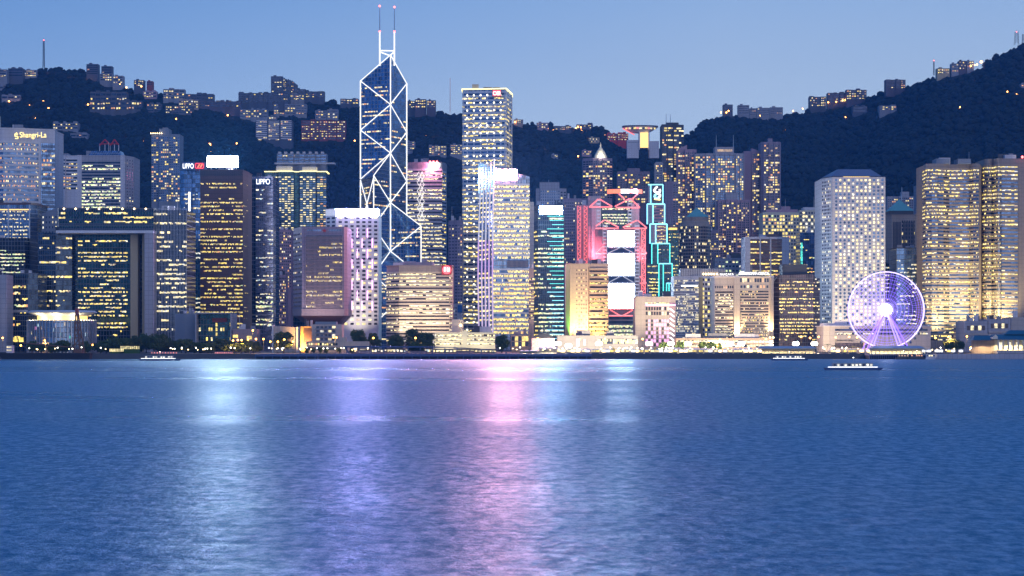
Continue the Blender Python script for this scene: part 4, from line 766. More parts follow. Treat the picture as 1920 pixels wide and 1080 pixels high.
B.bands(0, 545, 636, 17, 16, .35, 'warm', 3, .9, .55, s0=.03, s1=.97, ledge='beige_stone', dark='pane_brown'); B.bands(2, 544, 636, 17, 26, .35, 'home', 1.3, .7, .6, s0=.02, s1=.98, ledge='beige_stone', dark='pane_brown'); B.cap(517, 'white_tile', .8); B.ribs(1, (.5,), 520, 640, 'beige_stone', 4.4, 1.6); B.ribs(3, (.5,), 520, 640, 'beige_stone', 2.6, 1.6)
for u in (1381.5, 1446): 
    for du in (-3, 3): 
        m = MB(); m.box(B.x(u+du)-.6, B.x(u+du)+.6, -3.4, -2.2, B.z(634), B.z(631.5), 'lamp_warm'); o = m.build('uplight', B.root)
        q = bpy.data.lights.new('uplight', 'SPOT'); q.energy = 7e4; q.color = (1, .66, .30); q.spot_size = R(70); q.spot_blend = 1; q.shadow_soft_size = .5; lo = bpy.data.objects.new('uplight', q); COL.objects.link(lo); lo.parent = B.root; lo.location = (B.x(u+du), -3.4, B.z(630.5)); lo.rotation_euler = (R(170), 0, 0)
m = MB()
for k in range(26): m.box(B.x(1343+k*4.1), B.x(1344+k*4.1), .5, 1.5, B.z(516.8), B.z(513), 'white_paint')
m.build('roof_railing', B.root)
sign('rooftop_sign', 'long white lit hotel lettering with a fan emblem on the right half of the roof', 1572, 1386, 1443, 508.5, 516, None, txt='MANDARIN ORIENTAL', tmat='sign_white', tin=(.18, .1, .82, .7), legs=False, frame=False)
s = bpy.data.objects[[o.name for o in bpy.data.objects if o.name.startswith('rooftop_sign')][-1]]
m = MB(); m.poly([(2.2+2.6*math.cos(R(a)), -.3, .5+2.6*math.sin(R(a))) for a in range(0, 181, 20)], 'sign_white'); m.build('emblem', s); m = MB(); m.box(0, 23, .1, .5, -.9, -.1, 'dark_metal'); m.build('frame', s)
sign('rooftop_sign', 'small white lit lettering strip on the left half of the columned hotel roof', 1578, 1348, 1377, 511, 517.5, None, txt='MANDARIN', tmat='sign_white', tin=(.06, .15, .9, .65), legs=False)
# ---- white-ended brown office, cream lattice blocks
B = Bld('office_block', 'brown-banded office block between two plain white end walls', 'office building', 1760, [(1397, 0), (1407, 0), (1466, 0), (1480, 4)], 444, 'white_tile', 28)
B.bands(1, 450, 600, 22, 15, .45, 'gold', 2.5, .85, .5, ledge='brown_granite', dark='pane_brown', lp=.3); B.ribs(1, (.31, .64), 444, 640, 'white_tile', 1.2, .8); B.plant(1440, 1462, 438, 'brown_granite', 6, 18)
B = Bld('lattice_block', 'cream lattice office block with large square lit windows behind the brown-banded block', 'office building', 1900, [(1430, 0), (1477, 0), (1498, 3)], 398, 'cream_wall', 28); B.wins(0, 402, 500, 15, 9, .62, 'gold', .68, .62, cap=60); B.wins(1, 402, 500, 15, 4, .35, 'gold', .68, .62); B.plant(1438, 1497, 392, 'rose_wall', 5, 20); B.plant(1467, 1484, 386, 'rose_wall', 8, 16, vb=392)
B = Bld('lattice_block', 'cream lattice office block next to the round-window tower', 'office building', 1925, [(1499, 0), (1541, 0)], 394, 'cream_wall', 28); B.wins(0, 396, 470, 11, 8, .62, 'warm', .7, .6, cap=88); B.plant(1508, 1541, 388, 'white_tile', 5, 20)
B = Bld('neon_block', 'teal glass block with cyan and red light specks left of the round-window tower', 'office building', 1820, [(1500, 0), (1541, 0)], 436, 'blue_curtain', 28); B.bands(0, 440, 560, 18, 12, .25, 'gold', 1.5, .8, .5, dark=None); m = MB(); B.slab(m, B.fr(0), .03, .12, B.z(495), B.z(455), 0, .4, 'room_teal'); m.build('cyan_strip', B.root); m = MB(); B.slab(m, B.fr(0), .72, .98, B.z(495), B.z(450), 0, .4, 'room_red'); m.build('red_strip', B.root)
B = Bld('office_block', 'dark brown office block with scattered yellow offices left of the round-window tower', 'office building', 1590, [(1451, 4), (1461, 0), (1490, 0), (1525, 0), (1537, 3)], 514, 'bronze_curtain', 30, tops=[528, 516, 514, 514, 530, 530, 528])
B.bands([1, 2], 519, 640, 19, 32, .42, 'gold', 2.2, .85, .5, dark=None); B.bands(3, 520, 640, 19, 4, .3, 'office', 1.5, .8, .5, dark=None); B.plant(1469, 1515, 495, 'dark_concrete', 6, 24, vb=518)
# ---- round-window tower
B = Bld('porthole_tower', 'tall pale tower punched with rows of round porthole windows under a sloped roof cap', 'skyscraper', 1655, [(1539, 20), (1560, 0), (1660, 0)], 332, 'alu_cladding', 34)
wash(B, 1600, 640, -60, (1, .80, .52), 2.4e5, 122, 110); B.wins(1, 334.5, 613, 42, 12, .54, 'warm', .58, .58, dark='pane_blue', round_=True, s0=.04, s1=.985, run=2.2, cap=75); B.cnt = 0; B.wins(0, 336, 640, 46, 6, .3, 'warm', .5, .5, s0=.1, s1=.9, cap=25)
m = MB(); a = [(B.x(1548), 14), (B.x(1559), 3), (B.x(1655), 3), (B.x(1655), 34), (B.x(1548), 34)]; m.prism(a, B.z(330), B.z(315.5), 'slate_roof', top=[(B.x(1574), 14), (B.x(1577), 10), (B.x(1636), 10), (B.x(1636), 28), (B.x(1574), 28)]); m.build('roof', B.root); m = MB(); m.prism([(B.x(1552), 16), (B.x(1562), 5), (B.x(1652), 5), (B.x(1652), 33), (B.x(1552), 33)], B.H, B.z(330.05), 'dark_metal'); m.build('roof_recess', B.root)
m = MB(); m.box(B.x(1583), B.x(1632), 4.4, 4.9, B.H+.1, B.z(330.4), 'glow_gold'); m.build('roof_light_strip', B.root)
B = Bld('post_office', 'long low beige building with two strip-window floors at the foot of the porthole tower', 'post office', 1500, [(1544, 2), (1556, 0), (1745, 0)], 612, 'beige_stone', 34, vb=660)
B.bands(1, 615, 629, 2, 60, .35, 'warm', 5, .7, .55, s0=.05, s1=.97); B.wins(1, 642, 653, 1, 26, .2, 'home', .8, .9, s0=.05, s1=.4, dark='pane_brown'); B.cap(610.5, 'white_tile', .9); B.plant(1545, 1576, 606, 'white_tile', 6, 20, vb=610.5)
text('lettering', 'GENERAL POST OFFICE', X(1600, 1500)-X(1567, 1500), 1.3, 'dark_metal', B.root, (B.x(1567), -.25, B.z(640)), .1)
# ---- right side
B = Bld('granite_tower', 'granite tower with tall window slots and a blue-green pyramid roof', 'office building', 1830, [(1662, 4), (1672, 0), (1690, 0), (1716, 0), (1725, 4)], 403, 'sand_granite', 30); B.fins(2, 8, 416, 560, 'dark_metal', .8, .2, .15, .9, 'window_slots'); B.fins(1, 5, 416, 560, 'dark_metal', .8, .2, .2, .9, 'window_slots'); B.wins(2, 412, 560, 20, 6, .06, 'gold', .5, .6, cap=60); B.cap(402, 'sand_granite', .8)
m = MB(); m.prism([(B.x(1668), 2), (B.x(1715), 2), (B.x(1715), 26), (B.x(1668), 26)], B.z(395), B.z(372), 'copper_green', top=[(B.x(1690.8), 13)]*2+[(B.x(1691.2), 14)]*2); m.build('pyramid_roof', B.root); m = MB(); m.box(B.x(1669), B.x(1714), 3, 25, B.z(402), B.z(395.05), 'dark_metal'); m.build('roof_drum', B.root); B.mast(1690.5, 362, 13, vb=373)
B = Bld('apartment_block', 'lavender flats just behind the granite pyramid tower', 'apartments', 2180, [(1664, 2), (1684, 2), (1686, 0), (1716, 0)], 368, 'lavender_stone', 22); B.wins(2, 370, 400, 7, 8, .15, 'home', cap=56); B.cnt = 0; B.wins(0, 372, 400, 7, 5, .2, 'home', cap=35); B.plant(1692, 1706, 359, 'lavender_stone', 4, 14); B.mast(1691, 350, 6)
B = Bld('apartment_block', 'narrow flats with an orange-lit edge beside the bowed twin towers', 'apartments', 2140, [(1720, 0), (1733, 0)], 347, 'lavender_stone', 20); B.wins(0, 350, 420, 13, 4, .4, 'home', cap=52)
B = Bld('glass_tower', 'blue glass tower behind the Ferris wheel hub with white lit floors', 'office building', 1685, [(1681, 0), (1727, 0), (1731, 5)], 466, 'blue_curtain', 28); B.bands(0, 478, 625, 20, 20, .30, 'white', 3, .9, .45, dark=None); B.cap(464.5, 'dark_metal', .3); B.bands(1, 478, 600, 18, 2, .6, 'office', 2, .8, .5, dark=None)
B = Bld('dark_block', 'narrow dark block between porthole tower and blue glass tower', 'office building', 1745, [(1660, 0), (1682, 0)], 494, 'black_curtain', 24); B.bands(0, 498, 610, 15, 8, .35, 'white', 2, .8, .45, dark=None)
wl = 'sand_granite'
B = Bld('exchange_tower', 'left of the twin brown towers with bowed, banded fronts behind the Ferris wheel', 'skyscraper', 1640, [(1730, 20)]+[(1736+(1780-1736)*k/4, 6-8*math.sin(math.pi*(k+1)/5)) for k in range(5)]+[(1800, 5), (1818, 5)]+[(1820+k*5, 2-5*math.sin(math.pi*k/4)) for k in range(4)]+[(1840, 14)], 307, wl, 26)
B.bands(list(range(0, 11)), 316, 640, 48, 56, .42, 'office', 2.5, .9, .5, ledge=wl, lp=.5, dark='pane_blue')
for u in (1750, 1768, 1800, 1824): wash(B, u, 640, -14, (1, .82, .42), 1.3e5, 158, 90)
B.plant(1756, 1781, 297, 'blue_grey_wall', 4, 20); B.plant(1797, 1821, 297.5, 'blue_grey_wall', 4, 20)
B = Bld('exchange_tower', 'right of the twin brown towers with bowed, banded fronts, cut by the frame edge', 'skyscraper', 1645, [(1842, 14)]+[(1846+k*4, 7-3*math.sin(math.pi*k/4)) for k in range(5)]+[(1864+k*3.5, 3-6*math.sin(math.pi*k/5)) for k in range(5)]+[(1908, 2), (1940, 6)], 297, wl, 26)
B.bands(list(range(0, 11)), 310, 625, 44, 52, .42, 'office', 2.5, .9, .5, ledge=wl, lp=.5, dark='pane_blue')
for u in (1858, 1880): wash(B, u, 625, -12, (1, .82, .42), 1.2e5, 158, 90)
B.plant(1885, 1906, 290, 'white_tile', 4, 20); m = MB(); m.ball((B.x(1916), 1, B.H+1), 1, 'beacon_red'); m.build('beacon', B.root)
for u0, u1, v0, lb in ((1808, 1852, 602, 'low grey plaza building at the foot of the twin brown towers'), (1853, 1895, 598, 'grey-beige plaza building with an open balcony below the right brown tower'), (1896, 1945, 595, 'plain beige plaza block at the right edge')):
    B = Bld('plaza_building', lb, 'building', 1560, [(u0, 0), (u1, 0)], v0, 'beige_stone' if u0 > 1890 else 'lavender_stone', 30, vb=660)
    if u0 < 1890: B.wins(0, v0+6, v0+20, 1, 5, .6, 'warm', .8, .6, s0=.1, s1=.9, dark='pane_brown'); m = MB(); B.slab(m, B.fr(0), 0, 1, B.z(v0+26), B.z(v0+23), 0, 1, 'beige_stone'); m.build('belt', B.root)
# ---- residential towers on the lower slope, centre right
def flats(lb, D, poly, vt, wl, cols, vb=470, p=.32, pal='home', dark='pane_dark', rows=None, fw=.6, fh=.5, cap=100):
    B = Bld('apartment_tower', lb, 'apartments', D, poly, vt, wl, 24); rows = rows or int((vb-vt)/4.6); tot = sum(1 for c in cols if c)
    for i, c in enumerate(cols):
        if not c: continue
        B.cnt = 0; B.wins(i, vt+5, vb, rows, c, p, pal, fw+.18, fh+.1, dark=dark, cap=cap//tot, run=1.9)
        if c > 2: B.fins(i, max(1, c//2), vt+2, 640, wl, .9, 1.3)
    return B
B = flats('pointed-roof apartment tower with a lit white spire', 2200, [(1093, 6), (1104, 2), (1112, 0), (1138, 0), (1148, 6)], 296, 'mauve_tile', (2, 2, 6, 2), 372, .32)
m = MB(); m.lathe((B.x(1127), 12, B.z(296)), [(B.x(1140)-B.x(1127), 0), (B.x(1139)-B.x(1127), 3), (4.5, 8), (1.2, 12.5), (.2, 18)], 'cream_wall', 12); m.build('spire_roof', B.root)
q = bpy.data.lights.new('spire_light', 'POINT'); q.energy = 9000; q.color = (1, .92, .7); q.shadow_soft_size = 1; lo = bpy.data.objects.new('spire_light', q); COL.objects.link(lo); lo.parent = B.root; lo.location = (B.x(1127), -1, B.z(290)); m = MB(); m.ball((B.x(1127), 12, B.z(280)), .9, 'lamp_warm'); m.build('lamp', B.root)
B = flats('broad apartment block right of the pointed-roof tower', 2240, [(1158, 3), (1176, 3), (1178, 0), (1200, 0), (1202, 3), (1218, 3)], 321, 'mauve_tile', (4, 0, 5, 0, 4), 380, .25); B.plant(1177, 1200, 315, 'mauve_tile', 4, 18)
B = flats('tallest dark apartment tower with twin antennas in front of the hill gap', 2230, [(1241, 0), (1262, 0), (1264, 3), (1273, 3), (1282, 6)], 233, 'dark_concrete', (5, 0, 2, 2), 440, .3, fw=.75, cap=99); B.plant(1250, 1273, 229, 'dark_concrete', 4, 18); B.mast(1249, 212, 8, .4); B.mast(1257, 213, 8, .4)
flats('thin grey-lavender flats left of the tallest dark apartment tower', 2170, [(1229, 0), (1242, 0)], 304, 'lavender_stone', (4,), 430, .2, fw=.7)
B = flats('pinkish apartment tower with a slanted top between dark tower and wide white tower', 2190, [(1271, 4), (1284, 4), (1285, 0), (1301, 0), (1306, 3)], 280, 'rose_wall', (3, 0, 4, 1), 450, .35); m = MB(); m.prism([(B.x(1274), 5), (B.x(1289), 5), (B.x(1289), 18), (B.x(1274), 18)], B.H, [B.z(277), B.z(271), B.z(271), B.z(277)], 'rose_wall'); m.build('slanted_roof', B.root)
B = flats('wide white apartment tower of three stepped wings with twin roof poles', 2160, [(1304, 6), (1322, 4), (1324, 3), (1340, 3), (1342, 0), (1377, 0), (1379, 3), (1394, 5)], 287, 'lavender_stone', (4, 0, 4, 0, 8, 0, 4), 430, .38, fw=.55, dark='pane_blue', rows=30); B.plant(1341, 1377, 275, 'lavender_stone', 3, 20); B.mast(1343, 252, 6, .4); B.mast(1375, 252, 6, .4)
m = MB(); B.slab(m, B.fr(4), .1, .9, B.z(284), B.z(279.5), -3.2, -2.8, 'room_dim'); m.build('window_band', B.root)
B = flats('purple-brown pair of slab flats, the left lower slab', 2215, [(1395, 3), (1410, 0), (1424, 0), (1427, 2)], 283, 'rose_wall', (0, 4, 0), 440, .35, fw=.75); m = MB(); m.prism([(B.x(1410), 5), (B.x(1424), 5), (B.x(1424), 18), (B.x(1410), 18)], B.H, [B.z(277), B.z(282), B.z(282), B.z(277)], 'rose_wall'); m.build('slanted_roof', B.root)
B = flats('purple-brown pair of slab flats, the taller right slab with a notched crown', 2200, [(1427, 2), (1432, 0), (1462, 0), (1464, 3)], 266, 'mauve_tile', (0, 7, 0), 440, .36, fw=.7); B.plant(1441, 1449, 259, 'mauve_tile', 3, 14)
B = flats('rose and white apartment tower in front of the wide white tower', 2080, [(1347, 2), (1361, 2), (1362, 0), (1380, 0), (1382, 3), (1405, 3)], 374, 'rose_wall', (4, 0, 4, 0, 6), 500, .33); B.plant(1361, 1383, 362, 'lavender_stone', 2, 16)
flats('low lavender flats left of the rose and white tower', 2060, [(1330, 0), (1347, 0)], 432, 'mauve_tile', (4,), 510, .2)
flats('tall plain lavender wing right of the cyan stepped tower', 2100, [(1246, 2), (1262, 0), (1272, 0)], 340, 'mauve_tile', (0, 2), 480, .15)
B = Bld('office_block', 'low blue-grey roofs behind the slatted crown of the lattice block', 'office building', 1850, [(1340, 0), (1398, 0)], 484, 'blue_grey_wall', 24); B.wins(0, 487, 520, 4, 9, .3, 'green', .6, .4); B.plant(1372, 1397, 474, 'dark_concrete', 4, 18)
# ================= the hills: houses, masts, lamps, forest =================
def hill_house(label, u0, u1, v0, v1, wl='blue_grey_wall', rows=2, cols=5, p=.3, pal='home', cat='house', name='hill_house', roof=True, segs=1, fw=.6, ledge=None, step=0, dark='pane_dark', D=None):
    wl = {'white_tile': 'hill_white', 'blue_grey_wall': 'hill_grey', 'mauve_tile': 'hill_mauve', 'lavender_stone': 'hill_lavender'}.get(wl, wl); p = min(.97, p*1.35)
    um = (u0+u1)/2; D = D or min(hill_hit(u0+1, v1), hill_hit(um, v1), hill_hit(u1-1, v1))-6
    if segs == 1 and u1-u0 > 28: segs = int((u1-u0)/9)
    n = max(1, segs); poly = []
    for k in range(n):
        a = u0+(u1-u0)*k/n; c = u0+(u1-u0)*(k+1)/n
        poly += [(a, (k % 2)*3+.0), (c-.01, (k % 2)*3+.0)]
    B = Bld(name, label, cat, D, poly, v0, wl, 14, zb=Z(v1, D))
    for k in range(n): B.bands(2*k, v0+.6, v1, rows, max(1, round(cols/n)), p, pal, 1.3, fw, .5, s0=.06, s1=.94, ledge=ledge, dark=dark, var=.6)
    if roof and n > 2:
        for k in range(n):
            if rng.random() < .6: a = u0+(u1-u0)*k/n; B.plant(a+.4, a+(u1-u0)/n*rng.uniform(.4, .95), v0-rng.uniform(1, 3.2), wl, 2, 11, name='roof_hut')
    elif roof:
        w_ = u1-u0
        for k in range(2 if w_ > 25 else 1): a = u0+w_*(.2+.45*k); B.plant(a, a+min(w_*.22, 8), v0-2.5, wl, 3, 10, name='roof_hut')
    return B
HH = [
 ('pale glassy house at the left edge of the ridge', -10, 13, 130, 145, 'white_tile', 3, 4, .2), ('blue-white glassy house on the ridge left of the tall mast', 15, 43, 128, 144, 'blue_grey_wall', 3, 6, .05),
 ('ridge house with brightly lit windows just left of the tall mast hill', 44, 69, 131, 144, 'white_tile', 3, 6, .6), ('low white villa on the left slope with a long flat roof', 3, 38, 178, 187, 'white_tile', 1, 7, .1), ('smaller white villa at the left slope above the flat-roofed villa', -6, 6, 160, 168, 'white_tile', 1, 3, .2),
 ('lit white villa with a terrace on the slope above the curved hotel', 99, 146, 230, 243, 'white_tile', 2, 8, .3), ('small white sheds on the slope right of the curved hotel crown', 132, 164, 250, 258, 'white_tile', 1, 5, .2),
 ('twin grey ridge flats, the left and taller tower', 162, 184, 120, 140, 'blue_grey_wall', 5, 4, .05), ('twin grey ridge flats, the right tower', 190, 210, 124, 147, 'blue_grey_wall', 5, 4, .05), ('stepped pale houses just under the twin ridge flats', 187, 211, 138, 152, 'white_tile', 3, 5, .15),
 ('pale house with pinkish lit rooms on the ridge right of the twin flats', 211, 231, 142, 157, 'white_tile', 3, 4, .3), ('dark-roofed ridge house with two bright lit floors', 251, 270, 150, 162, 'blue_grey_wall', 3, 5, .7), ('small brick-red ridge house', 275, 286, 152, 160, 'red_brick', 2, 3, .05),
 ('pinkish floodlit house on the slope below the brick-red house', 268, 294, 171, 184, 'rose_wall', 2, 5, .5), ('pale ridge-top block with ribbed front above the lit slope houses', 306, 346, 167, 186, 'white_tile', 3, 10, .25), ('long low pale ridge terrace right of the ribbed block', 347, 400, 176, 187, 'blue_grey_wall', 2, 10, .05),
 ('lit stepped house under the long ridge terrace', 335, 372, 187, 203, 'sand_granite', 3, 7, .5), ('dim purple row of houses behind the golden floodlit terrace', 374, 452, 190, 201, 'mauve_tile', 2, 14, .1), ('golden floodlit terrace on the ridge', 404, 436, 190, 204, 'ochre_stone', 2, 10, .97),
 ('white house row with warm lit rooms below the golden floodlit terrace', 450, 501, 205, 221, 'white_tile', 3, 12, .5), ('small white house right of the warm lit white row', 503, 523, 218, 224, 'white_tile', 1, 4, .3), ('dark grey wide apartment block on the ridge below the tall ridge tower', 447, 540, 174, 192, 'blue_grey_wall', 4, 20, .08),
 ('row of small ridge houses right of the five-step tower', 553, 573, 167, 181, 'blue_grey_wall', 3, 5, .25), ('long low ridge houses with a few lit rooms left of the braced tower', 573, 608, 171, 183, 'blue_grey_wall', 3, 8, .25), ('low floodlit retaining house under the ridge houses', 541, 570, 177, 188, 'white_tile', 2, 8, .5),
 ('blue-white apartment row with rounded bays on the upper slope', 513, 575, 195, 215, 'white_tile', 4, 14, .2), ('left of two white lit villas on the slope left of the braced tower', 591, 612, 207, 223, 'white_tile', 3, 4, .4), ('right of two white lit villas on the slope left of the braced tower', 613, 634, 205, 223, 'white_tile', 3, 4, .55),
 ('ridge house touching the left edge of the braced tower', 638, 672, 185, 196, 'blue_grey_wall', 2, 7, .2), ('small ridge house right of the braced tower', 763, 778, 189, 203, 'blue_grey_wall', 3, 4, .25), ('middle ridge house with lit balcony right of the braced tower', 778, 799, 186, 203, 'mauve_tile', 3, 5, .4), ('right ridge house of the group beside the braced tower', 800, 817, 188, 203, 'mauve_tile', 3, 4, .25),
 ('white slope block peeking out right of the braced tower', 759, 778, 265, 284, 'white_tile', 5, 4, .1), ('white slope block with lit windows above the slatted pale tower', 804, 837, 273, 291, 'white_tile', 5, 6, .4), ('white slope block tucked left of the tall grid tower', 844, 868, 271, 290, 'white_tile', 5, 5, .3),
 ('yellow-lit house on the ridge right of the tall grid tower', 963, 981, 224, 232, 'sand_granite', 2, 5, .8), ('pink-lit ridge house with a square roof', 1006, 1028, 230, 241, 'rose_wall', 2, 5, .4), ('wide ridge house strung with yellow lamps', 1038, 1071, 236, 244, 'blue_grey_wall', 2, 9, .6), ('ridge house under the pointed tree', 1081, 1112, 233, 242, 'mauve_tile', 2, 8, .5),
 ('lit terrace house below the ridge, above the pointed-roof tower', 1104, 1124, 258, 268, 'ochre_stone', 2, 6, .7), ('pinkish house left of the pointed-roof tower', 1091, 1110, 282, 291, 'rose_wall', 2, 5, .4), ('small white house in the dark slope left of the pointed-roof tower', 1034, 1046, 289, 296, 'white_tile', 1, 4, .3),
 ('red floodlit shopping terrace beside the bowl-shaped lookout', 1139, 1178, 250, 264, 'red_paint', 3, 14, .75), ('lone block with a roof tank on the knoll of the right hill', 1356, 1374, 196, 208, 'blue_grey_wall', 3, 5, .02), ('tallest of the white ridge flats on the right hill', 1384, 1405, 197, 214, 'white_tile', 4, 6, .03), ('second narrow white ridge block on the right hill', 1406, 1418, 203, 216, 'white_tile', 4, 3, .03),
 ('wide white ridge flats with two roof huts on the right hill', 1419, 1443, 202, 217, 'white_tile', 4, 7, .06), ('last of the white ridge flats on the right hill', 1444, 1468, 201, 214, 'white_tile', 4, 6, .03), ('dark ridge block with a lit top floor on the right hill', 1518, 1549, 181, 200, 'dark_concrete', 4, 8, .3), ('long ridge block with lamps along its foot on the right hill', 1552, 1586, 174, 192, 'mauve_tile', 4, 9, .2), ('upper ridge block with warm lit balconies on the right hill', 1587, 1625, 168, 187, 'mauve_tile', 4, 9, .35),
 ('square ridge block with a lit middle floor on the right hill', 1661, 1698, 149, 166, 'mauve_tile', 4, 8, .25), ('floodlit golden house on the right hill beside the small red-tipped mast', 1757, 1781, 128, 139, 'ochre_stone', 2, 6, .7), ('pale house with stair-like front on the right hill', 1784, 1798, 119, 135, 'white_tile', 4, 3, .15), ('house with two bright lit floors on the right hill', 1798, 1812, 114, 131, 'mauve_tile', 3, 4, .5), ('topmost small house on the right hill', 1813, 1826, 114, 124, 'white_tile', 2, 3, .3),
 ('dim white villa in the trees of the right hill', 1599, 1626, 199, 211, 'blue_grey_wall', 2, 5, .1), ('white villa with a lit roof line in the trees of the right hill', 1649, 1681, 198, 207, 'white_tile', 2, 7, .55), ('white villa half cut by the right edge of the picture', 1914, 1930, 157, 163, 'white_tile', 1, 3, .2)]
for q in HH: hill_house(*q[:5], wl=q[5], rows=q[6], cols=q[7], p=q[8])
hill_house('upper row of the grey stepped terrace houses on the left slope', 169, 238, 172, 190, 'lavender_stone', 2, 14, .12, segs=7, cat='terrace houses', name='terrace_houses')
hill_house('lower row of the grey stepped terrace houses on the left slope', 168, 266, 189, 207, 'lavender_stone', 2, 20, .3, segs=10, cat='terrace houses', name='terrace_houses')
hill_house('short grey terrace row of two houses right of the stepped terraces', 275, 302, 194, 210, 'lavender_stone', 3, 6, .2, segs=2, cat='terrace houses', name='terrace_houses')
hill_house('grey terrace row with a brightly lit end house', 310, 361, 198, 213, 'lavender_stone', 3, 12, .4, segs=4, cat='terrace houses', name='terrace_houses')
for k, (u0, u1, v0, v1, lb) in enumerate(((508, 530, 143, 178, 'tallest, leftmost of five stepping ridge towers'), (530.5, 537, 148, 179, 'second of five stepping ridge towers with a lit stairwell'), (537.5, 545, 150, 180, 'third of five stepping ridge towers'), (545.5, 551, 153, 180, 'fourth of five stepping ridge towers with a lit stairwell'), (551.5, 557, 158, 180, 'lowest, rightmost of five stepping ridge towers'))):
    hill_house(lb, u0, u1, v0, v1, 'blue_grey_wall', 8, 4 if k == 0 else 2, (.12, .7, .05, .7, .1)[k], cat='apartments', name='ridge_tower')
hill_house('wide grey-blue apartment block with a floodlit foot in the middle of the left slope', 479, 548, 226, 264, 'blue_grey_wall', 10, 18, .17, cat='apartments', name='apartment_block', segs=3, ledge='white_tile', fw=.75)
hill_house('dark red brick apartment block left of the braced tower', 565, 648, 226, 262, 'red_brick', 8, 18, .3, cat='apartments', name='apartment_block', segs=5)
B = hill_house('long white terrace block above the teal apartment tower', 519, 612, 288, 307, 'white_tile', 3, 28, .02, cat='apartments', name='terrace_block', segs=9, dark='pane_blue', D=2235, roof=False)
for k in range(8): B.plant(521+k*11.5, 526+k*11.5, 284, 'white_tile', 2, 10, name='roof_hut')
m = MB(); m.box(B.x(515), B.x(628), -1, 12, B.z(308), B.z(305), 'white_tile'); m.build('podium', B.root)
# bowl-shaped lookout
D = 3150; zz0 = Z(284, D); r = thing('lookout_building', 'bowl-shaped lookout building on the ridge gap with a glowing glass shaft', 'lookout', (X(1201, D), D, zz0)); zz = lambda v: Z(v, D)-zz0; xx = lambda u: X(u, D)-X(1201, D)
m = MB(); n_ = 16
top = [(xx(1201+35*math.cos(R(a))), 12+14*math.sin(R(a))) for a in range(180, 541, 18)][:20]; bot = [(xx(1202+16*math.cos(R(a))), 12+8*math.sin(R(a))) for a in range(180, 541, 18)][:20]
m.prism(bot, zz(248), zz(237), 'white_tile', top=top); m.build('bowl', r)
m = MB(); tp2 = [(x*.97, 12+(y-12)*.9) for x, y in top]; m.prism(tp2, zz(236.9), zz(234.5), 'dark_metal'); m.build('roof', r)
m = MB(); B_ = [(xx(1201+31*math.cos(R(a))), 12+12.8*math.sin(R(a))) for a in range(205, 336, 10)]
for k, (a, c) in enumerate(zip(B_, B_[1:])): m.poly([(a[0], a[1]-1.5, zz(242)), (c[0], c[1]-1.5, zz(242)), (c[0], c[1]-1.6, zz(239)), (a[0], a[1]-1.6, zz(239))], ('room_yellow', 'room_red', 'room_warm', 'pane_dark')[k % 4])
m.build('window_band', r)
m = MB(); m.box(xx(1201), xx(1216), 3, 10, zz(276), zz(248), 'glow_gold'); m.build('glass_shaft', r)
for u in (1199, 1217): m = MB(); m.box(xx(u-1.2), xx(u+1.2), 2, 12, zz(280), zz(246), 'white_tile'); m.build('pier', r)
m = MB(); m.box(xx(1176), xx(1198), 4, 22, -10, zz(262), 'white_tile'); m.build('base_wing', r); m = MB(); m.box(xx(1218), xx(1236), 4, 22, -10, zz(264), 'white_tile'); m.build('base_wing', r)
m = MB(); m.tube((xx(1168), 6, zz(240)), (xx(1190), 6, zz(252)), .8, 'neon_red', 6); m.build('light_tube', r)
m = MB()
for k in range(9): m.box(xx(1178+k*2.3), xx(1179.2+k*2.3), 3.8, 3.98, zz(267), zz(265.6), 'pane_dark')
m.build('window_band', r)
# masts
def lattice(name, label, D, u, v0, v1, w_, steps, mat='dark_metal', tip=True):
    z0 = Z(v1, D); h_ = Z(v0, D)-z0; r = thing(name, label, 'mast', (X(u, D), D, z0-4)); m = MB(); w1 = w_*.7
    for sx in (-1, 1):
        for sy in (-1, 1): m.tube((sx*w_, sy*w_, 0), (sx*w1, sy*w1, h_+4), .35, mat, 4)
    for k in range(steps):
        za = 4+h_*k/steps; zc = 4+h_*(k+1)/steps; f = 1-.3*k/steps
        m.tube((-w_*f, -w_*f, za), (w_*f, -w_*f, zc), .25, mat, 4); m.tube((w_*f, -w_*f, za), (-w_*f, -w_*f, zc), .25, mat, 4); m.tube((-w_*f, -w_*f, za), (w_*f, -w_*f, za), .25, mat, 4)
    m.build('lattice', r)
    if tip: m = MB(); m.tube((0, 0, h_+4), (0, 0, h_+8), .2, mat); m.build('aerial', r); m = MB(); m.ball((0, 0, h_+4.5), .9, 'beacon_red'); m.build('beacon', r)
    return r
lattice('radio_mast', 'tall thin lattice mast on the left hilltop with a red tip light', hill_hit(82, 124), 82, 76, 124, 1.3, 12)
lattice('radio_mast', 'thin lattice mast on the ridge between the braced tower and the grid tower', hill_hit(844, 209), 844, 146, 209, .8, 14, 'silver_metal', False)
lattice('radio_mast', 'small red-tipped mast on the right hill beside the golden house', hill_hit(1751, 139), 1751, 114, 137, .8, 7)
lattice('radio_tower', 'stout lattice tower near the top of the right hill with red corner lights', hill_hit(1906, 82), 1906, 60, 80, 3.4, 4)
lattice('radio_tower', 'lattice tower at the very right edge of the hilltop', hill_hit(1918, 80), 1919, 64, 78, 2.2, 4, tip=False)
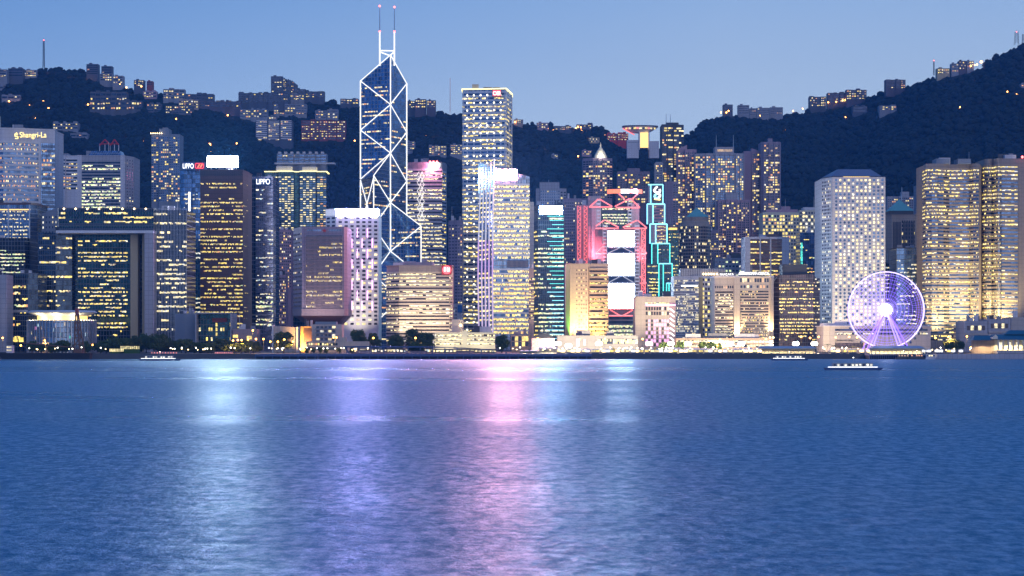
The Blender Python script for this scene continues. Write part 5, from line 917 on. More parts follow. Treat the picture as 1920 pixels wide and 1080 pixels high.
# street lamps on the hill roads
def lamp_mesh(h_, hr, mat, two=False):
    m = MB(); m.tube((0, 0, 0), (0, 0, h_), .12, 'dark_metal', 5, .07)
    if two: m.tube((-1, 0, h_), (1, 0, h_), .07, 'dark_metal', 4)
    a = m.mesh('pole'); m = MB(); m.ball((-1 if two else 0, 0, h_+hr*.5), hr, mat, 6)
    if two: m.ball((1, 0, h_+hr*.5), hr, mat, 6)
    return a, m.mesh('lamp_head')
def lamp(name, label, cat, group, loc, meshes):
    r = thing(name, label, cat, loc, group)
    for nm, me in zip(('pole', 'lamp_head'), meshes): o = bpy.data.objects.new(nm, me); COL.objects.link(o); o.parent = r
    return r
HL = lamp_mesh(6, 1.15, 'hill_lamp'); HL2 = lamp_mesh(7, 2.0, 'hill_lamp')
HLP = [(94, 139), (147, 147), (158, 139), (225, 158), (237, 164), (265, 162), (37, 190), (81, 190), (91, 203), (55, 198), (17, 190), (165, 196), (289, 220), (303, 200), (330, 223), (352, 192), (83, 228), (67, 222), (174, 247), (195, 250), (217, 257), (240, 255), (248, 256), (270, 265), (287, 249), (310, 250), (419, 271), (395, 285), (444, 269), (427, 216), (436, 224), (484, 270), (501, 268), (516, 267), (527, 265), (537, 264), (548, 262), (573, 258), (590, 257), (597, 259), (628, 258), (639, 258), (665, 264), (790, 250), (800, 254), (818, 259), (830, 253), (849, 252),
 (966, 229), (972, 231), (975, 231), (1020, 237), (1027, 241), (1038, 244), (1046, 243), (1056, 243), (1068, 243), (1080, 240), (1084, 238), (1089, 239), (1118, 241), (1125, 242), (1134, 254), (1140, 249), (1137, 262), (1026, 257), (1062, 258), (1080, 257), (1028, 277), (1012, 279), (1050, 274), (1020, 282), (977, 290), (1076, 295), (1084, 293), (1090, 245), (1105, 261), (1228, 284), (1203, 290), (1352, 211), (1362, 211), (1366, 208), (1425, 217), (1438, 218), (1487, 208), (1505, 204), (1568, 191), (1553, 192), (1580, 188), (1585, 187), (1590, 185), (1598, 183), (1295, 258), (1350, 253), (1410, 252), (1439, 248), (1473, 245), (1725, 211), (1762, 206), (1800, 201), (1841, 195), (1905, 178), (1917, 168), (1832, 121), (1828, 122), (1820, 124), (1906, 177), (1634, 207), (1585, 220), (1740, 184), (1889, 172)]
HLP2 = [(118, 142), (138, 148), (166, 151), (472, 254), (393, 271), (1840, 116), (1140, 250), (975, 230)]
for k, (u, v) in enumerate(HLP+HLP2):
    D = hill_hit(u, v)-9; big = k >= len(HLP)
    lamp('hill_lamp', 'bigger orange glare lamp among the trees of the hillside' if big else 'small orange lamp among the trees of the hillside', 'street lamp', 'large lamps on the hillside' if big else 'small lamps on the hillside', (X(u, D), D, Z(v, D)-(8 if big else 6.5)), HL2 if big else HL)
# forest: thousands of crowns, one mass
ico = []
import bmesh
for k in range(6):
    bm = bmesh.new(); bmesh.ops.create_icosphere(bm, subdivisions=2 if k < 1 else 1, radius=1.0)
    g = np.random.RandomState(k)
    for v_ in bm.verts: v_.co *= .72+.5*g.rand(); v_.co.z *= .8
    bm.verts.ensure_lookup_table(); ico.append((np.array([v_.co[:] for v_ in bm.verts]), np.array([[x_.index for x_ in f.verts] for f in bm.faces]))); bm.free()
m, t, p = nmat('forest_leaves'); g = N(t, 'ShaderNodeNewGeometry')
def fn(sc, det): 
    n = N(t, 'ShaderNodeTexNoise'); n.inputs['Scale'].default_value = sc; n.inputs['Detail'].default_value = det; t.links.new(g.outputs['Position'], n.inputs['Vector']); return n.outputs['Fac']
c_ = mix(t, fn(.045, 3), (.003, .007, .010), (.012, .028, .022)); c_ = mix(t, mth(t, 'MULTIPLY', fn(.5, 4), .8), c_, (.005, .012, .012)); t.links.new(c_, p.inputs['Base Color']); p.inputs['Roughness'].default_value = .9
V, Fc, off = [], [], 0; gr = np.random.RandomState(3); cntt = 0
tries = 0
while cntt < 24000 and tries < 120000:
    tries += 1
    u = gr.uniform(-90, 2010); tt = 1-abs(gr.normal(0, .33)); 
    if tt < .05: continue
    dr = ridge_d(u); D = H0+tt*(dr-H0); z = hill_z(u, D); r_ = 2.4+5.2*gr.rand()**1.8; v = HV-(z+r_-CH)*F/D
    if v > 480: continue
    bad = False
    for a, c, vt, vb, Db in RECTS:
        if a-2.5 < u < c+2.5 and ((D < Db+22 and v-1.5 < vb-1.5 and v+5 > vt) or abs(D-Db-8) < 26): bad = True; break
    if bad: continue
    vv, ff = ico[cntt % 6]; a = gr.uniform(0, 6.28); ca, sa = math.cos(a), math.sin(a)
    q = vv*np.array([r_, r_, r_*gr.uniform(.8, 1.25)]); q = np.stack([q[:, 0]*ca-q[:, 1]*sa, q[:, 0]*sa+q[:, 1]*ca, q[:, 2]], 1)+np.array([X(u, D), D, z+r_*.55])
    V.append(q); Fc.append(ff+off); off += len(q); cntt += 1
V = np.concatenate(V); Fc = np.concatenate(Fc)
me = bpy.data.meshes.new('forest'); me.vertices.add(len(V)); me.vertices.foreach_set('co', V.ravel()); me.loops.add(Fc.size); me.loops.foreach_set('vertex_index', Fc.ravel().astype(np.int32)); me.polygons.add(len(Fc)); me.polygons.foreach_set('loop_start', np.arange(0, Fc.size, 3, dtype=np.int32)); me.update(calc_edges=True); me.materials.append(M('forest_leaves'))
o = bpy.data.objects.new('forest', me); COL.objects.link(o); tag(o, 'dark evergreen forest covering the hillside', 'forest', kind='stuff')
del V, Fc

# ================= the waterfront =================
# low city hall blocks
B = Bld('terrace_hall', 'long cream building of lit open galleries behind the covered walkway', 'public building', 1460, [(815, 0), (868, 0), (928, 0)], 624, 'cream_wall', 22, vb=660)
B.bands([0, 1], 625, 648, 3, 34, .75, 'warm', 8, .85, .55, ledge='cream_wall', lp=1.2, dark='pane_brown')
for u in (830, 852, 890, 915): wash(B, u, 655, -14, (1, .88, .6), 7e3, 120, 120)
m = MB(); m.box(B.x(867), B.x(876), -1.6, 12, 0, B.z(620), 'cream_wall'); m.build('stair_tower', B.root); m = MB(); m.tube((B.x(812.5), -1, 0), (B.x(812.5), -1, B.z(626)), .4, 'white_paint'); m.build('post', B.root)
B = Bld('shell_hall', 'plain pale sloping-roofed hall behind the round dark tree', 'public building', 1490, [(511, 0), (560, 0), (563, -1)], 611, 'beige_stone', 26, vb=662, tops=[611, 614, 614, 614, 611]); m = MB(); m.box(B.x(510.5), B.x(513), -1.2, 10, 0, B.z(609), 'white_paint'); m.build('end_wall', B.root); m = MB(); m.box(B.x(556), B.x(563), -1.4, 10, 0, B.z(613), 'white_paint'); m.build('end_wall', B.root); B.wins(0, 616, 640, 3, 2, 0, fw=.5, fh=.25, s0=.93, s1=.99, off=.9)
B = Bld('lit_wing', 'orange floodlit vertical-finned wing right of the pale sloping hall', 'building', 1480, [(563.5, 0), (584, 0)], 612, 'orange_wall', 20, vb=662); B.fins(0, 9, 616, 650, 'brown_granite', .5, .3, .3, .95)
q = bpy.data.lights.new('floodlight', 'SPOT'); q.energy = 1.2e5; q.color = (1, .55, .15); q.spot_size = R(80); q.spot_blend = 1; lo = bpy.data.objects.new('floodlight', q); COL.objects.link(lo); lo.parent = B.root; lo.location = (B.x(572), -9, 1); lo.rotation_euler = (R(125), 0, 0)
B = Bld('balcony_block', 'grey balcony block of barracks under the upside-down tower', 'building', 1470, [(584.5, 0), (641, 0)], 608, 'beige_stone', 18, vb=662); B.wins(0, 610, 640, 4, 5, .25, 'white', .8, .6, s0=.14, s1=.8, dark='pane_dark'); m = MB(); 
for k in range(4): B.slab(m, B.fr(0), .12, .8, B.z(617.6+7.5*k), B.z(615.6+7.5*k), 0, 1.4, 'blue_grey_wall')
m.build('balcony', B.root); B.plant(590, 630, 603, 'blue_grey_wall', 4, 14)
B = Bld('low_block', 'low lit colonnaded block in front of the balcony block', 'building', 1440, [(574, 2), (633, 0), (692, 0)], 640, 'beige_stone', 14, vb=661); B.bands(0, 641, 658, 2, 14, .4, 'home', 2, .7, .6); B.bands(1, 641, 650, 1, 8, .9, 'warm', 8, .85, .7, dark=None); B.plant(636, 648, 632, 'beige_stone', 2, 10)
B = Bld('mall_hall', 'low grey long hall with purple banner panels behind the bright floodlights', 'building', 1495, [(1045, 0), (1120, 0), (1196, 0)], 629, 'grey_concrete', 26, vb=660); B.bands(1, 634, 646, 1, 26, .9, 'gold', 8, .8, .8); m = MB(); m.box(B.x(1080), B.x(1087), -.5, -.1, B.z(650), B.z(635), 'neon_purple'); m.build('lit_banner', B.root); m = MB(); m.box(B.x(1094), B.x(1098), -.5, -.1, B.z(648), B.z(636), 'neon_purple'); m.build('lit_banner', B.root)
B = Bld('gable_shed', 'pinkish shed with a curved grey roof left of the floodlit fairground', 'building', 1470, [(997, 0), (1040, 0)], 634, 'rose_wall', 18, vb=661); m = MB(); m.prism([(B.x(1000), -1), (B.x(1040), -1), (B.x(1040), 18), (B.x(1000), 18)], B.H, B.z(625), 'dark_metal', top=[(B.x(1012), 2), (B.x(1028), 2), (B.x(1028), 14), (B.x(1012), 14)]); m.build('roof', B.root); B.wins(0, 637, 652, 2, 6, .5, 'warm', .3, .4, dark=None)
B = Bld('entrance_hall', 'glowing amber glass entrance hall under the yellow-lit sloping-topped tower', 'building', 1530, [(958, 0), (997, 0)], 628, 'sand_granite', 24, vb=660); B.wins(0, 630, 650, 2, 5, 1, 'gold', .85, .85, s0=.02, s1=.85)
B = Bld('podium', 'warm street-lit shop podium between lettered hotel and bright floodlights', 'building', 1510, [(1268, 0), (1340, 0), (1450, 0)], 634, 'peach_stone', 20, vb=660); B.bands([0, 1], 637, 652, 2, 40, .8, 'warm', 6, .8, .7)
B = Bld('tower_podium', 'brick-coloured lit podium at the foot of the brown tower', 'building', 1480, [(436, 0), (466, 0), (482, 0)], 617, 'pink_stone', 20, vb=660); m = MB(); m.box(B.x(437), B.x(446), -.4, -.05, B.z(633), B.z(628), 'room_yellow'); m.build('window', B.root); m = MB(); m.box(B.x(463), B.x(472), -.4, -.05, B.z(636), B.z(630), 'room_yellow'); m.build('window', B.root)
# ferris wheel
D = 1445; cu, cv, rp = 1661, 581, 71; rad = rp*D/F; r = thing('ferris_wheel', 'violet-white lit Ferris wheel with a glaring white hub', 'Ferris wheel', (X(cu, D), D, GZ)); hz = Z(cv, D)-GZ
def ringm(rr, y, tr, mat, name, n=72):
    m = MB()
    for k in range(n):
        a, c = 2*math.pi*k/n, 2*math.pi*(k+1)/n; m.tube((rr*math.cos(a), y, hz+rr*math.sin(a)), (rr*math.cos(c), y, hz+rr*math.sin(c)), tr, mat, 5)
    return m.build(name, r)
ringm(rad, -1.6, .34, 'wheel_white', 'rim'); ringm(rad, 1.6, .3, 'wheel_violet', 'rim'); ringm(rad*.93, -1.4, .12, 'wheel_violet', 'glow_ring')
for q_ in (.2, .3, .4, .5, .6, .7, .8, .87): ringm(rad*q_, -.9, .08, 'spoke_violet', 'glow_ring', 48)  # added glowing rings that fill the wheel with a disc of violet light
for k in range(84):
    a = 2*math.pi*k/84; m = MB(); y = -1.5 if k % 2 else 1.5; m.tube((.8*math.cos(a), y*.8, hz+.8*math.sin(a)), (rad*math.cos(a), y, hz+rad*math.sin(a)), .08, 'spoke_violet', 4); m.build('spoke', r)
    if k % 2: continue
    m = MB(); gx, gz = (rad+1.2)*math.cos(a), hz+(rad+1.2)*math.sin(a); m.lathe((gx, 0, gz-1.1), [(.1, -.9), (.75, -.75), (.85, .1), (.7, .75), (.1, .95)], 'pane_blue', 8); m.tube((gx, -1.6, gz-.1), (gx, 1.6, gz-.1), .12, 'silver_metal', 4); m.build('gondola', r)
m = MB(); m.ball((0, 0, 0), 4.3, 'hub_white', 12); o = m.build('hub', r, (0, 0, hz)); o.rotation_euler = (R(90), 0, 0)
for sx in (-1, 1):
    for y0, y1, du in ((-3.2, -9, 39), (-3.2, -7, 28), (3.2, 7, 28), (3.2, 9, 39)):
        m = MB(); m.tube((sx*1.2, y0, hz-2), (sx*du*D/F*1.12, y1, 0), .55, 'wheel_violet' if du == 28 else 'spoke_violet', 8, .4); m.build('support_leg', r)
m = MB(); m.box(-24, 24, -10, 12, 0, 2.2, 'white_tile'); m.build('boarding_deck', r)
# trees
wall('bark', (.06, .04, .03), rough=.95)
m, t, p = nmat('tree_leaves'); g = N(t, 'ShaderNodeNewGeometry')
c_ = mix(t, fn(.35, 3), (.012, .03, .01), (.09, .14, .03)); t.links.new(c_, p.inputs['Base Color']); p.inputs['Roughness'].default_value = .75
def tree(label, u, v0, v1, wpx, D, flat=False, group=None, dens=1.0, cat='tree', name='broadleaf_tree'):
    z0 = Z(v1, D); h_ = Z(v0, D)-z0; w_ = wpx*D/F/2; z0 = GZ; h_ = Z(v0, D)-z0
    r = thing(name, label, cat, (X(u, D), D, z0), group); m = MB(); th = h_*(.4 if not flat else .35)
    m.tube((0, 0, -.3), (.2, 0, th), .35+h_*.012, 'bark', 7, .25)
    for k in range(6):
        a = k*1.05; m.tube((.2, 0, th*.8), (math.cos(a)*w_*.6, math.sin(a)*w_*.6, h_*rng.uniform(.55, .8)), .18, 'bark', 5, .06)
    m.build('trunk', r); m = MB(); cl = []
    for k in range(int(52*dens)):
        a = rng.uniform(0, 6.28); q = rng.random()**.5; zc = rng.uniform(.28, .92) if not flat else rng.uniform(.45, .88)
        prof = math.sqrt(max(.06, 1-((zc-.56)/.46)**2)) if not flat else math.sqrt(max(.1, 1-((zc-.6)/.34)**2))
        cl.append((math.cos(a)*q*w_*prof*.88, math.sin(a)*q*w_*prof*.7, zc*h_, rng.uniform(.2, .34)*min(w_, h_*.6)))
    for cx, cy_, cz, cr in cl:
        for k in range(60):
            d = Vector((rng.gauss(0, 1), rng.gauss(0, 1), rng.gauss(0, .8))); d.normalize(); d *= cr*rng.uniform(.6, 1.1); e = rng.uniform(.35, .75)
            c0 = Vector((cx, cy_, cz))+d; a = Vector((rng.gauss(0, 1), rng.gauss(0, 1), rng.gauss(0, 1))).normalized(); c1 = a.orthogonal().normalized()
            m.poly([c0+a*e, c0+c1*e*.7, c0-a*e, c0-c1*e*.7], 'tree_leaves')
    m.build('crown', r); return r
tree('big round dark tree in front of the pale sloping hall', 532, 623, 662, 40, 1440)
tree('dark rounded tree at the foot of the white grid tower, left one', 673, 618, 661, 34, 1450); tree('dark tree at the foot of the white grid tower, right one', 702, 624, 661, 26, 1450)
tree('left tree of the dark grove in front of the octagonal block', 742, 628, 661, 34, 1440); tree('tallest tree of the dark grove in front of the octagonal block', 776, 618, 661, 40, 1452); tree('right tree of the dark grove in front of the octagonal block', 800, 623, 661, 30, 1440); tree('low lamp-lit green tree under the orange lamp in front of the dark grove', 780, 640, 661, 32, 1418)
tree('green tree right of the cream gallery building', 941, 629, 661, 30, 1435)
tree('wide flat-topped dark tree right of the Ferris wheel', 1790, 638, 660, 46, 1425, flat=True, dens=1.6)
for k in range(24):
    u = 186+k*12.6+rng.uniform(-3, 3); v0 = 640-14*math.exp(-((u-275)/38)**2)+rng.uniform(-5, 6)
    tree('dark leafy tree in the park belt along the left waterfront', u, v0, 662, rng.uniform(30, 44), 1432+(k % 4)*8, group='trees of the left waterfront park', dens=.9)
for u, v0, wp in ((60, 640, 20), (78, 645, 16), (118, 640, 30), (98, 643, 22), (160, 641, 22)): tree('small dark tree in front of the round chamber building', u, v0, 662, wp, 1428, group='trees before the round chamber building', dens=.7)
for u, v0, wp in ((575, 652, 9), (600, 651, 9), (612, 653, 7), (588, 654, 7), (636, 653, 8), (660, 652, 8)): tree('small young tree on the lit lawn before the balcony block', u, v0, 662, wp, 1412, group='young trees before the balcony block', dens=.4)
for u, v0, wp in ((1247, 643, 22), (1275, 641, 20), (1333, 642, 22), (1346, 645, 16), (1318, 641, 16)): tree('small street tree between the bright floodlights', u, v0, 661, wp, 1470, group='street trees at the floodlit fair', dens=.6)
for u, v0 in ((1552, 642), (1564, 645), (1577, 648), (1596, 648)):
    r = thing('palm_tree', 'small palm in front of the long low beige building', 'palm', (X(u, 1440), 1440, GZ), 'palms before the beige building'); h_ = Z(v0, 1440)-GZ; m = MB(); m.tube((0, 0, 0), (.1, 0, h_*.75), .16, 'bark', 5); m.build('trunk', r); m = MB()
    for k in range(14):
        a = k*.45; p0 = Vector((.1, 0, h_*.75)); d = Vector((math.cos(a), math.sin(a), .7)); 
        for j in range(4): p1 = p0+d*.75; s_ = Vector((-math.sin(a), math.cos(a), 0))*.28; m.poly([p0-s_, p1-s_*.8, p1+s_*.8, p0+s_], 'tree_leaves'); p0 = p1; d = d+Vector((0, 0, -.42))
    m.build('crown', r)
wall('lawn', (.05, .11, .025), rough=.95); b = MB(); b.poly([(X(570, 1412), 1406, GZ+.02), (X(648, 1412), 1406, GZ+.02), (X(648, 1430), 1430, GZ+.02), (X(560, 1430), 1430, GZ+.02)], 'lawn'); tag(b.build('lawn'), 'lit grass before the balcony block', 'grass', kind='stuff')
# street lamps
LA = lamp_mesh(9, .62, 'lamp_orange'); LB = lamp_mesh(9, .62, 'lamp_orange', True); LW = lamp_mesh(4.2, .42, 'lamp_white'); LF = lamp_mesh(13, 1.5, 'lamp_white', True); LG = lamp_mesh(3.4, .38, 'lamp_warm')
def light(root, e, c, z, soft=.6, y=0, tilt=0, x=0):
    q = bpy.data.lights.new('lamp_light', 'SPOT'); q.energy = e; q.color = c; q.shadow_soft_size = soft; q.spot_size = R(158); q.spot_blend = .25; o = bpy.data.objects.new('lamp_light', q); COL.objects.link(o); o.parent = root; o.location = (x, y, z-.7)
    if tilt: o.rotation_euler = (R(tilt), 0, 0)
for k, (u, v) in enumerate(((5, 634), (39, 648), (84, 639), (174, 647), (437, 639), (446, 638), (453, 638), (465, 637), (474, 620), (480, 636), (494, 636), (507, 641), (521, 641), (533, 637), (549, 641), (700, 634), (779, 634), (853, 635), (1008, 635), (1087, 636), (1134, 636), (1205, 636), (1303, 641), (1329, 640), (1350, 637), (1436, 636), (1502, 632), (1519, 634), (1567, 633), (1592, 632), (1607, 633), (1754, 634), (1778, 632), (1782, 635), (1813, 631), (1786, 653), (1820, 652), (1535, 632), (1345, 648))):
    D = 1424+(k % 4)*7; r = lamp('street_lamp', 'orange sodium street lamp on a tall pole along the waterfront road', 'street lamp', 'orange street lamps along the waterfront road', (X(u, D), D, Z(v, D)-9.2), LA)
    if k % 2 == 0: light(r, 9000, (1, .5, .12), 9.2, y=-1.5)
for u, v in ((628, 633),): D = 1415; r = lamp('street_lamp', 'double-headed orange street lamp before the balcony block', 'street lamp', None, (X(u, D), D, Z(v, D)-9.2), LB); light(r, 16000, (1, .5, .12), 9.2, y=-1.5)
for k, u in enumerate((205, 1046, 1066, 1123, 1217, 1258, 1290, 1369, 1390, 1492, 1527)):
    v = 645 if k != 2 else 649; D = 1446; r = lamp('floodlight', 'glaring white twin floodlight on a mast at the waterfront fair' if k else 'single glaring white floodlight by the left waterfront park', 'floodlight', 'white floodlights at the waterfront fair' if k else None, (X(u, D), D, Z(v, D)-13.5), LF)
    light(r, 75000 if k else 12000, (1, .78, .48), 13.5, .6, 1.6, 55)
for k in range(150):
    u = rng.choice([rng.uniform(20, 480), rng.uniform(480, 690), rng.uniform(930, 1420), rng.uniform(1000, 1420), rng.uniform(1530, 1830)]); D = 1410+rng.random()*14
    lamp('promenade_lamp', 'small white globe lamp on the waterfront promenade', 'lamp', 'globe lamps on the promenade', (X(u, D), D, GZ-rng.random()*1.2), LW if k % 2 else LG)
# park terraces with lamp strings on the left
for k, (u0, u1, v, lb) in enumerate(((225, 262, 650, 'tall lit row of white posts in the left park'), (205, 232, 655, 'slanting row of lit benches in the left park'), (282, 333, 662, 'low wall with reddish lit niches, left of the dark belt'), (402, 437, 662, 'low wall with reddish lit niches, near the brown tower foot'))):
    D = 1409; r = thing('lit_row', lb, 'park lights', (X(u0, D), D, GZ)); n_ = 10; ww = X(u1, D)-X(u0, D)
    for j in range(n_):
        m = MB(); x_ = ww*(j+.5)/n_; m.box(x_-.25, x_+.25, 0, .4, Z(v, D)-GZ-1.6 if k < 2 else .1, Z(v, D)-GZ+.4 if k < 2 else 1.0, 'room_warm' if k < 2 else 'room_red'); m.build('lamp', r)
    m = MB(); m.box(0, ww, .4, 1, 0, max(1.3, Z(v, D)-GZ), 'grey_concrete' if k > 1 else 'lawn'); m.build('wall', r)
# covered steel walkway
D = 1408; r = thing('covered_walkway', 'long blue-grey raised walkway with steel posts along the middle waterfront', 'walkway', (X(800, D), D, GZ)); xx = lambda u: X(u, D)-X(800, D); zz = lambda v: Z(v, D)-GZ
pr = [(644, 649), (720, 649), (800, 649.3), (850, 651), (900, 654.5), (960, 658.5)]; m = MB()
for (u0, v0), (u1, v1) in zip(pr, pr[1:]): m.prism([(xx(u0), 0), (xx(u1), 0), (xx(u1), 5), (xx(u0), 5)], zz(v0+2.6), [zz(v0), zz(v1), zz(v1), zz(v0)], 'navy_paint')
m.build('roof', r)
for k in range(14): u = 650+k*23; m = MB(); v = float(np.interp(u, [a for a, _ in pr], [c for _, c in pr])); m.box(xx(u)-.4, xx(u)+.4, 1, 2, 0, zz(v+2), 'navy_paint'); m.build('post', r)
m = MB(); m.tube((xx(645), 2, zz(650)), (xx(655), 2, 0), .6, 'navy_paint'); m.build('brace', r)
for k, (u0, u1, v0, lb) in enumerate(((670, 695, 656, 'left dark boxy kiosk under the covered walkway'), (760, 800, 657, 'middle dark boxy kiosk under the covered walkway'), (855, 889, 657.5, 'right dark boxy kiosk under the covered walkway'))):
    B = Bld('kiosk', lb, 'kiosk', 1402, [(u0, 0), (u1, 0)], v0+1, 'mauve_tile', 4, zb=GZ+.5); B.cap(v0, 'black_hull', .6); B.wins(0, 659, 663, 1, 3, .5, 'home', .12, .4, dark=None)
B = Bld('shop_row', 'row of lit shop fronts behind the covered walkway', 'shops', 1424, [(657, 0), (812, 0)], 653.5, 'dark_concrete', 8, vb=661.5); B.bands(0, 654.5, 661, 1, 60, .8, 'white', 3, .9, .8, dark=None)
B = Bld('shop_row', 'row of orange-lit shop fronts right end of the covered walkway', 'shops', 1424, [(813, 0), (930, 0)], 654.5, 'dark_concrete', 8, vb=661.5); B.bands(0, 655.5, 661, 1, 50, .8, 'warm', 3, .9, .8, dark=None)
# dark landing stages
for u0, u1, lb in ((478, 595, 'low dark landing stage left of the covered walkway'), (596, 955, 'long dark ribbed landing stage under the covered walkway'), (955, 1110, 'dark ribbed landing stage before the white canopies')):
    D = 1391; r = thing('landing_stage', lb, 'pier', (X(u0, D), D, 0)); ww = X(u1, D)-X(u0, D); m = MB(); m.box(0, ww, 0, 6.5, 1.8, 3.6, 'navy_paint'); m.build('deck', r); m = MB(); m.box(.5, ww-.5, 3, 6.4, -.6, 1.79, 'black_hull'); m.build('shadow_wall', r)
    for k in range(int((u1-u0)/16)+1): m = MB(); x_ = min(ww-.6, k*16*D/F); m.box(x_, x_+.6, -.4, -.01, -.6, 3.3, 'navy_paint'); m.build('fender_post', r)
# canopies and tents
def tent(label, u, v0, wpx, mat, D=1416, group=None, lit=True):
    r = thing('peaked_tent', label, 'tent', (X(u, D), D, GZ), group); w_ = wpx*D/F/2; h_ = Z(v0, D)-GZ; e = max(1.9, h_*.45); m = MB(); q = [(-w_, 0), (w_, 0), (w_, 2*w_), (-w_, 2*w_)]; m.prism(q, e-.4, e, mat); m.prism(q, e, h_, mat, top=[(-.15, w_-.1), (.15, w_-.1), (.15, w_+.1), (-.15, w_+.1)]); m.build('canopy', r)
    for x_, y_ in ((-w_+.1, .1), (w_-.1, .1), (w_-.1, 2*w_-.1), (-w_+.1, 2*w_-.1)): m = MB(); m.tube((x_, y_, 0), (x_, y_, e-.4), .09, 'silver_metal', 5); m.build('pole', r)
    if lit: light(r, 1200, (1, .8, .45), e-.9, .3, w_)
for k, u in enumerate((1150.5, 1160, 1171)): tent(('left', 'middle', 'right')[k]+' one of three small yellow peaked tents in a row', u, 651.5, 9, 'yellow_canvas')
tent('lone yellow peaked tent before the pink-glowing block', 1229, 650.5, 8, 'yellow_canvas'); tent('wide white canopy behind the dark landing stage', 1100, 652, 26, 'white_canvas'); tent('white peaked tent between wide canopy and yellow tents', 1134, 652.5, 10, 'white_canvas'); tent('small violet-white tent before the long low beige building', 1562, 651, 14, 'white_canvas')
for u0, u1, v0, lb in ((974, 1010, 656.5, 'low bluish canopy right of the covered walkway end'), (1010, 1046, 650, 'floodlit white canopy left of the bright floodlights'), (1246, 1278, 651, 'white flat marquee by the pink-glowing block'), (1282, 1345, 652, 'long white event marquee in the middle of the fair'), (1375, 1412, 652, 'white marquee left of the arched pavilion')):
    D = 1418; r = thing('marquee', lb, 'marquee', (X(u0, D), D, GZ)); ww = X(u1, D)-X(u0, D); h_ = Z(v0, D)-GZ; m = MB(); n_ = 4; 
    for k in range(n_): m.prism([(ww*k/n_, 0), (ww*(k+1)/n_, 0), (ww*(k+1)/n_, 8), (ww*k/n_, 8)], h_*.62, h_*.8, 'white_canvas'); m.prism([(ww*k/n_, 0), (ww*(k+1)/n_, 0), (ww*(k+1)/n_, 8), (ww*k/n_, 8)], h_*.8, h_, 'white_canvas', top=[(ww*(k+.45)/n_, 3.9), (ww*(k+.55)/n_, 3.9), (ww*(k+.55)/n_, 4.1), (ww*(k+.45)/n_, 4.1)])
    m.build('roof', r); m = MB(); m.box(.3, ww-.3, 7, 7.6, 0, h_*.62, 'white_canvas'); m.build('back_wall', r); light(r, 7000, (1, .84, .5), h_*.6, .4, 1.0, 0, ww*.3); light(r, 7000, (1, .84, .5), h_*.6, .4, 1.0, 0, ww*.7)
    for k in range(n_+1): m = MB(); m.tube((min(ww-.2, max(.2, ww*k/n_)), .3, 0), (min(ww-.2, max(.2, ww*k/n_)), .3, h_*.62), .12, 'silver_metal', 5); m.build('post', r)
# added stalls whose glowing panels brighten the promenade
stm = {}
def stall_meshes(glowm):
    a = MB(); a.prism([(-1.5, 0), (1.5, 0), (1.5, 2.4), (-1.5, 2.4)], 2.5, 3.3, 'white_canvas', top=[(-.2, 1.1), (.2, 1.1), (.2, 1.3), (-.2, 1.3)]); c = MB(); c.box(-1.4, 1.4, .3, .8, 0, 1.0, 'navy_paint'); d = MB(); d.box(-1.35, 1.35, 2.1, 2.25, 1.0, 2.45, glowm)
    e = MB()
    for x_, y_ in ((-1.4, .1), (1.4, .1), (-1.4, 2.3), (1.4, 2.3)): e.tube((x_, y_, 0), (x_, y_, 2.5), .07, 'silver_metal', 5)
    return (('canopy', a.mesh('canopy')), ('counter', c.mesh('counter')), ('lit_back_panel', d.mesh('lit_back_panel')), ('pole', e.mesh('pole')))
STALLS = [stall_meshes(q) for q in ('sign_white', 'lamp_warm', 'room_warm', 'room_yellow')]
for k in range(64):
    u = (1048+k*9.2+rng.uniform(-2, 2)) if k < 42 else (1560+(k-42)*11.6+rng.uniform(-3, 3))
    r = thing('added_stall', 'small canopied stall with a glowing back panel, added to brighten the fair promenade', 'stall', (X(u, 1409), 1409+rng.random()*6, GZ), 'added lit stalls along the promenade')
    for nm, me in STALLS[rng.choice((0, 1, 1, 2, 2, 3))]: o = bpy.data.objects.new(nm, me); COL.objects.link(o); o.parent = r
# promenade railing
m = MB()
for k in range(420): x_ = X(958, 1405)+k*1.02*.75*1.0; m.box(x_, x_+.1, 1404.6, 1404.7, GZ, GZ+1.15, 'dark_metal')
m.box(X(958, 1405), X(958, 1405)+321, 1404.55, 1404.75, GZ+1.15, GZ+1.25, 'dark_metal'); tag(m.build('promenade_railing'), 'long dark railing along the edge of the floodlit promenade', 'railing')
